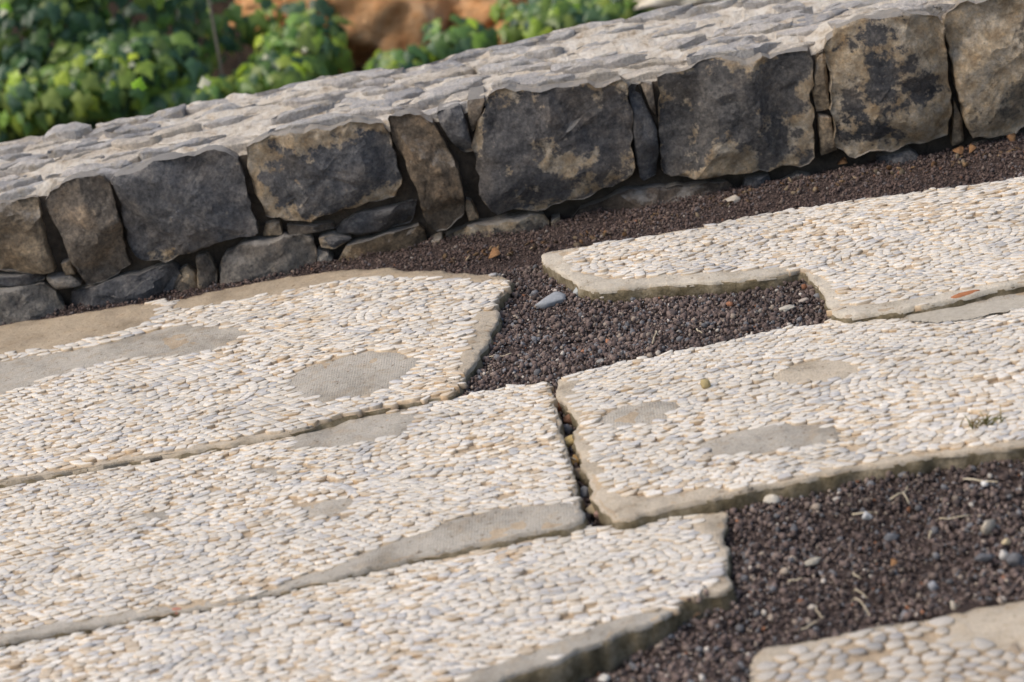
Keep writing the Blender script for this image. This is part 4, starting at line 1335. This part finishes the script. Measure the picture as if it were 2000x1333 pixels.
tp = at_z(1922, 828, 0.019)
tuft = empty('weed_tuft', tuple(tp), 'small dry olive weed growing between pebbles near the right slab front edge', 'weed')
for k in range(26):
    a_ = random.uniform(0, 6.283); ln = random.uniform(.012, .032)
    b0 = tp + Vector((random.gauss(0, .014), random.gauss(0, .008), -.002))
    d_ = Vector((math.cos(a_) * .8, math.sin(a_) * .5, random.uniform(.3, .9))).normalized() * ln
    V, F = tube([b0, b0 + d_ * .55 + Vector((0, 0, .003)), b0 + d_], .0016, .0005, 4)
    V = np.array(V)
    mesh_np('blade', V, F, M_CHIP, tuft, tuple(V.mean(0)), tint=np.tile(np.array(random.choice([(.20, .17, .06), (.27, .2, .08), (.15, .14, .05)])), (len(V), 1)))

LEAF2 = np.array([(0, 0), (.22, .05), (.42, .22), (.40, .45), (.2, .75), (0, 1), (-.2, .75), (-.40, .45), (-.42, .22), (-.22, .05)])
for k, (px, py, sz, lb) in enumerate([(1645, 318, .022, 'orange dry leaf at the foot of the wall under the thin joint'), (1870, 296, .026, 'rust coloured dry leaf at the foot of the ochre crusted block'),
                                      (1898, 292, .02, 'small orange dry leaf beside the rust coloured one'), (1976, 272, .024, 'brown dry leaf tucked below the far right block'),
                                      (965, 498, .028, 'brown dry leaf on the gravel strip above the ragged slab'), (1745, 1100, .013, 'yellow brown dry leaf in foreground gravel')]):
    p = at_z(px, py, gz(px, py) + .006)
    a = random.uniform(0, 6.28)
    L = np.column_stack([(LEAF2[:, 0]) * sz, (LEAF2[:, 1] - .5) * sz, .18 * sz * (np.abs(LEAF2[:, 0]) * 3 + np.sin(LEAF2[:, 1] * 5))])
    c_, s_ = math.cos(a), math.sin(a)
    L = L @ np.array([[c_, s_, 0], [-s_, c_, 0], [0, 0, 1]]) @ np.array([[1, 0, 0], [0, .8, .6], [0, -.6, .8]])
    V = np.concatenate([L, L - np.array((0, 0, .0006))]) + np.array(p)
    n = len(L)
    F = [list(range(n)), list(range(2 * n - 1, n - 1, -1))] + [[i, n + i, n + (i + 1) % n, (i + 1) % n] for i in range(n)]
    tag(mesh_np('dry_leaf', V, F, M_DRYLEAF, None, tuple(p)), lb, 'leaf', 'dry leaves on the gravel')

# flakes of leaf litter blown against the wall foot
LT = []
for k in range(170):
    px_ = random.uniform(860, 2040)
    py_ = np.interp(px_, [860, 1090, 1500, 2040], [500, 470, 362, 285]) + abs(random.gauss(0, 14))
    p_ = at_z(px_, py_, gz(px_, py_))
    LT.append((p_.x, p_.y, p_.z + .003))
LT = np.array(LT)
pal = np.array([(.24, .13, .06), (.30, .19, .10), (.16, .10, .06), (.36, .27, .17)])
V, F, T = grains(LT, RNG.uniform(.004, .011, len(LT)), pal[RNG.integers(0, 4, len(LT))] * RNG.uniform(.4, .8, (len(LT), 1)), (1, .55, .16))
tag(mesh_np('leaf_litter', V, F, M_CHIP, tint=T, smooth=False), 'brown flakes of dry leaf litter along the foot of the wall', None, None, 'stuff')

# woven cloth strip lying on the right slab under the notched one
base = [(1775, 618), (1830, 607), (1900, 594), (2000, 575), (2200, 536)]
low = [(1775, 628), (1830, 630), (1900, 622), (2000, 600), (2200, 562)]
a0 = poly_z(base, 0.0225); a1 = poly_z(low, 0.0225)
nu, nv = 150, 14
tu = np.linspace(0, len(base) - 1, nu)
A = np.stack([np.interp(tu, range(len(base)), a0[:, k]) for k in (0, 1)], 1); B = np.stack([np.interp(tu, range(len(base)), a1[:, k]) for k in (0, 1)], 1)
V = []
for j in range(nv):
    f = j / (nv - 1)
    q = A * (1 - f) + B * f
    q = q + 0.002 * RNG.standard_normal(q.shape) * (j == nv - 1)
    zt = 0.0215 + 0.0011 * ((np.arange(nu) + j) % 2) + 0.002 * fbm(q, 14, 2, 5)
    V.append(np.column_stack([q, zt]))
V = np.concatenate(V)
idx = np.arange(nu * nv).reshape(nv, nu)
Q = np.stack([idx[:-1, :-1], idx[:-1, 1:], idx[1:, 1:], idx[1:, :-1]], -1).reshape(-1, 4)
tag(mesh_np('cloth_strip', V, Q, M_CLOTH, None, tuple(V.mean(0)), smooth=False), 'frayed woven cloth strip lying between the two right hand slabs', 'cloth')

# ------------------------------------------------------------------ behind the wall: rocks and ivy
def boulder(px, py, y, r, squash, label, m_, seed):
    p = at_y(px, py, y)
    o = chunk('rock', 1000, 600, 0, r * 1.13, (1, 1, 1), label, 'rock', squash=squash, seed=seed, mat_=m_, sub=4)
    o.location = p
    return o


boulder(735, 28, 3.5, .30, (1, .7, .82), 'large orange rock behind the wall, left of the dark cleft', M_OCHRE, 201)
boulder(965, 8, 3.55, .22, (1, .8, .8), 'orange rock behind the wall, right of the dark cleft', M_OCHRE, 202)
boulder(570, -5, 3.75, .19, (1.3, .8, .6), 'smaller orange rock half covered by ivy leaves', M_OCHRE, 203)
boulder(1375, -14, 2.6, .14, (1.3, .8, .32), 'pale rock shape added for the sunlit ground patch beyond the wall', M_SUNPATCH, 204)  # stands in for sunlit ground; its paleness is painted sunlight
boulder(1010, 70, 3.3, .08, (1.2, .8, .7), 'small orange rock among the low leaves behind the wall', M_OCHRE, 205)

IVY = [(0, 0), (.14, -.16), (.34, -.2), (.42, .02), (.58, .22), (.40, .34), (.30, .52), (.14, .66), (0, 1), (-.14, .66), (-.30, .52), (-.40, .34), (-.58, .22), (-.42, .02), (-.34, -.2), (-.14, -.16)]


def leaf_mesh(m_, col):
    L = np.array(IVY) * 0.062
    V = np.column_stack([L, 0.012 - np.abs(L[:, 0]) * .5 - 6.0 * L[:, 1] ** 2 + .004 * np.sin(L[:, 0] * 160 + L[:, 1] * 90)])
    V = np.concatenate([V, [[0, .02, .012]]])
    n = len(L)
    F = np.array([(i, (i + 1) % n, n) for i in range(n)])
    me_o = mesh_np('leaf', V, F, m_, None, (0, 0, 0), tint=np.tile(np.array(col), (n + 1, 1)))
    me = me_o.data
    bpy.data.objects.remove(me_o)
    return me, V, F


LM = [leaf_mesh(M_IVY, c_) for c_ in [(.18, .30, .08), (.13, .23, .11), (.27, .38, .08), (.08, .16, .08), (.34, .42, .10)]]
LFLECK, _, _ = leaf_mesh(M_BRIGHTLEAF, (.66, .66, .46))  # cream tint paints sun flecks on the ivy, not a leaf colour
LG, _, _ = leaf_mesh(M_BRIGHTLEAF, (.34, .62, .03))


def ivy(clumps, label, name='ivy_plant', nparts=300, pale=()):
    p0 = at_y(clumps[0][0], clumps[0][1], clumps[0][2])
    root = empty(name, (p0.x, p0.y, -0.9), label, 'plant', 'ivy plants behind the wall')
    leaves = []
    for px, py, y, rx, ry, rz, n in clumps:
        c_ = np.array(at_y(px, py, y))
        for _ in range(n):
            v = RNG.standard_normal(3); v /= np.linalg.norm(v)
            if v[1] > 0.35: v[1] *= -1
            r_ = RNG.uniform(.55, 1.05) ** .6
            leaves.append((c_ + v * np.array((rx, ry, rz)) * 1.26 * r_, v))
        # a woody stem up into the clump
        t = [c_ + np.array((random.gauss(0, .03), .05, -0.8)), c_ + np.array((random.gauss(0, .05), .04, -.35)), c_ + np.array((random.gauss(0, .05), .02, 0))]
        V, F = tube([Vector(q) for q in t], .010, .004, 6)
        mesh_np('stem', np.array(V), F, M_BARK, root, tuple(np.mean(V, 0)))
    P_ = np.array([l[0] for l in leaves])
    pp = to_px(P_)
    vis = (pp[:, 0] > 0) & (pp[:, 0] < 2000) & (pp[:, 1] > 0)
    order = np.argsort(np.where(vis, P_[:, 1], 99))
    single = set(int(a) for a in order[:nparts])
    VV, FF, TT, off = [], [], [], 0
    for i, (p, v) in enumerate(leaves):
        nrm = Vector((v[0] + random.gauss(0, .35), v[1] - .25 + random.gauss(0, .35), v[2] + .55 + random.gauss(0, .3))).normalized()
        dn = Vector((random.gauss(0, .5), random.gauss(-.3, .3), -1))
        dn = (dn - nrm * dn.dot(nrm)).normalized()
        sx = dn.cross(nrm)
        sc_ = random.uniform(.6, 1.35)
        Mx = Matrix((sx, dn, nrm)).transposed()
        k = random.randrange(len(LM))
        if i in single:
            o = bpy.data.objects.new('leaf', LM[k][0])
            COL.objects.link(o)
            o.parent = root
            m4 = Mx.to_4x4() @ Matrix.Scale(sc_, 4)
            m4.translation = Vector(p) - root.location
            o.matrix_local = m4
        else:
            V = LM[k][1] * sc_ @ np.array(Mx).T + p
            VV.append(V); FF.append(LM[k][2] + off); off += len(V)
            TT.append(np.tile(np.array([(.18, .30, .08), (.13, .23, .11), (.27, .38, .08), (.08, .16, .08), (.34, .42, .10)][k]) * random.uniform(.7, 1.5), (len(V), 1)))
    if VV:
        o = mesh_np('foliage', np.concatenate(VV), np.concatenate(FF), M_IVY, root, tuple(root.location), tint=np.concatenate(TT))
        o['kind'] = 'stuff'
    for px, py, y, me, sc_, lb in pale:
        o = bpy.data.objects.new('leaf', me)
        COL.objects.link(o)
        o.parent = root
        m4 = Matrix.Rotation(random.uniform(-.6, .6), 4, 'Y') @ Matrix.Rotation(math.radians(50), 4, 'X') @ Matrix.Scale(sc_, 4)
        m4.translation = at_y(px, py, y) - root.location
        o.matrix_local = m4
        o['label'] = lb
    return root


ivy([(60, 60, 3.0, .30, .22, .22, 520), (180, 150, 2.8, .34, .22, .13, 480), (20, 170, 2.9, .22, .2, .16, 200), (330, 60, 3.25, .20, .18, .18, 170), (350, 190, 2.75, .24, .15, .06, 140), (200, -60, 3.1, .4, .2, .2, 130)],
    'large dense ivy mass with lobed green leaves at the left end behind the wall',
    pale=[(400, 168, 2.45, LFLECK, .6, 'leaf coloured pale as a sun fleck'), (250, 102, 2.55, LFLECK, .5, 'leaf coloured pale as a sun fleck'), (258, 130, 2.55, LFLECK, .42, 'leaf coloured pale as a sun fleck'), (270, 172, 2.45, LG, .7, 'bright lime green leaf'), (10, 20, 2.6, LG, .7, 'bright lime green leaf'), (8, 28, 2.55, LFLECK, .5, 'leaf coloured pale as a sun fleck')])
ivy([(590, 100, 2.9, .15, .12, .11, 190), (540, 150, 2.75, .14, .1, .06, 110), (600, 30, 3.3, .12, .1, .06, 30), (470, 30, 3.4, .14, .1, .1, 40)],
    'rounded ivy clump in front of the small orange rock behind the wall',
    pale=[(520, 115, 2.65, LFLECK, .42, 'leaf coloured pale as a sun fleck'), (596, 100, 2.65, LFLECK, .36, 'leaf coloured pale as a sun fleck')])
ivy([(880, 85, 2.8, .13, .1, .07, 100), (1080, 40, 2.9, .16, .12, .08, 160), (1200, 15, 2.9, .14, .12, .07, 150), (780, 125, 2.7, .10, .08, .05, 70), (1010, 0, 3.1, .1, .1, .05, 16)],
    'low trailing ivy along the back of the wall, right of the orange rocks')
# slender grey pole rising through the ivy
pa = at_y(398, -60, 2.75); pb = at_y(408, 150, 2.75); pb.z -= .7
V, F = tube([pb, (pa + pb) / 2 + Vector((.006, 0, 0)), pa], .006, .0045, 8)
V = np.array(V)
tag(mesh_np('upright_stick', V, F, M_BARK, None, tuple(V.mean(0))), 'slender grey upright stick standing in front of the ivy', 'stick')
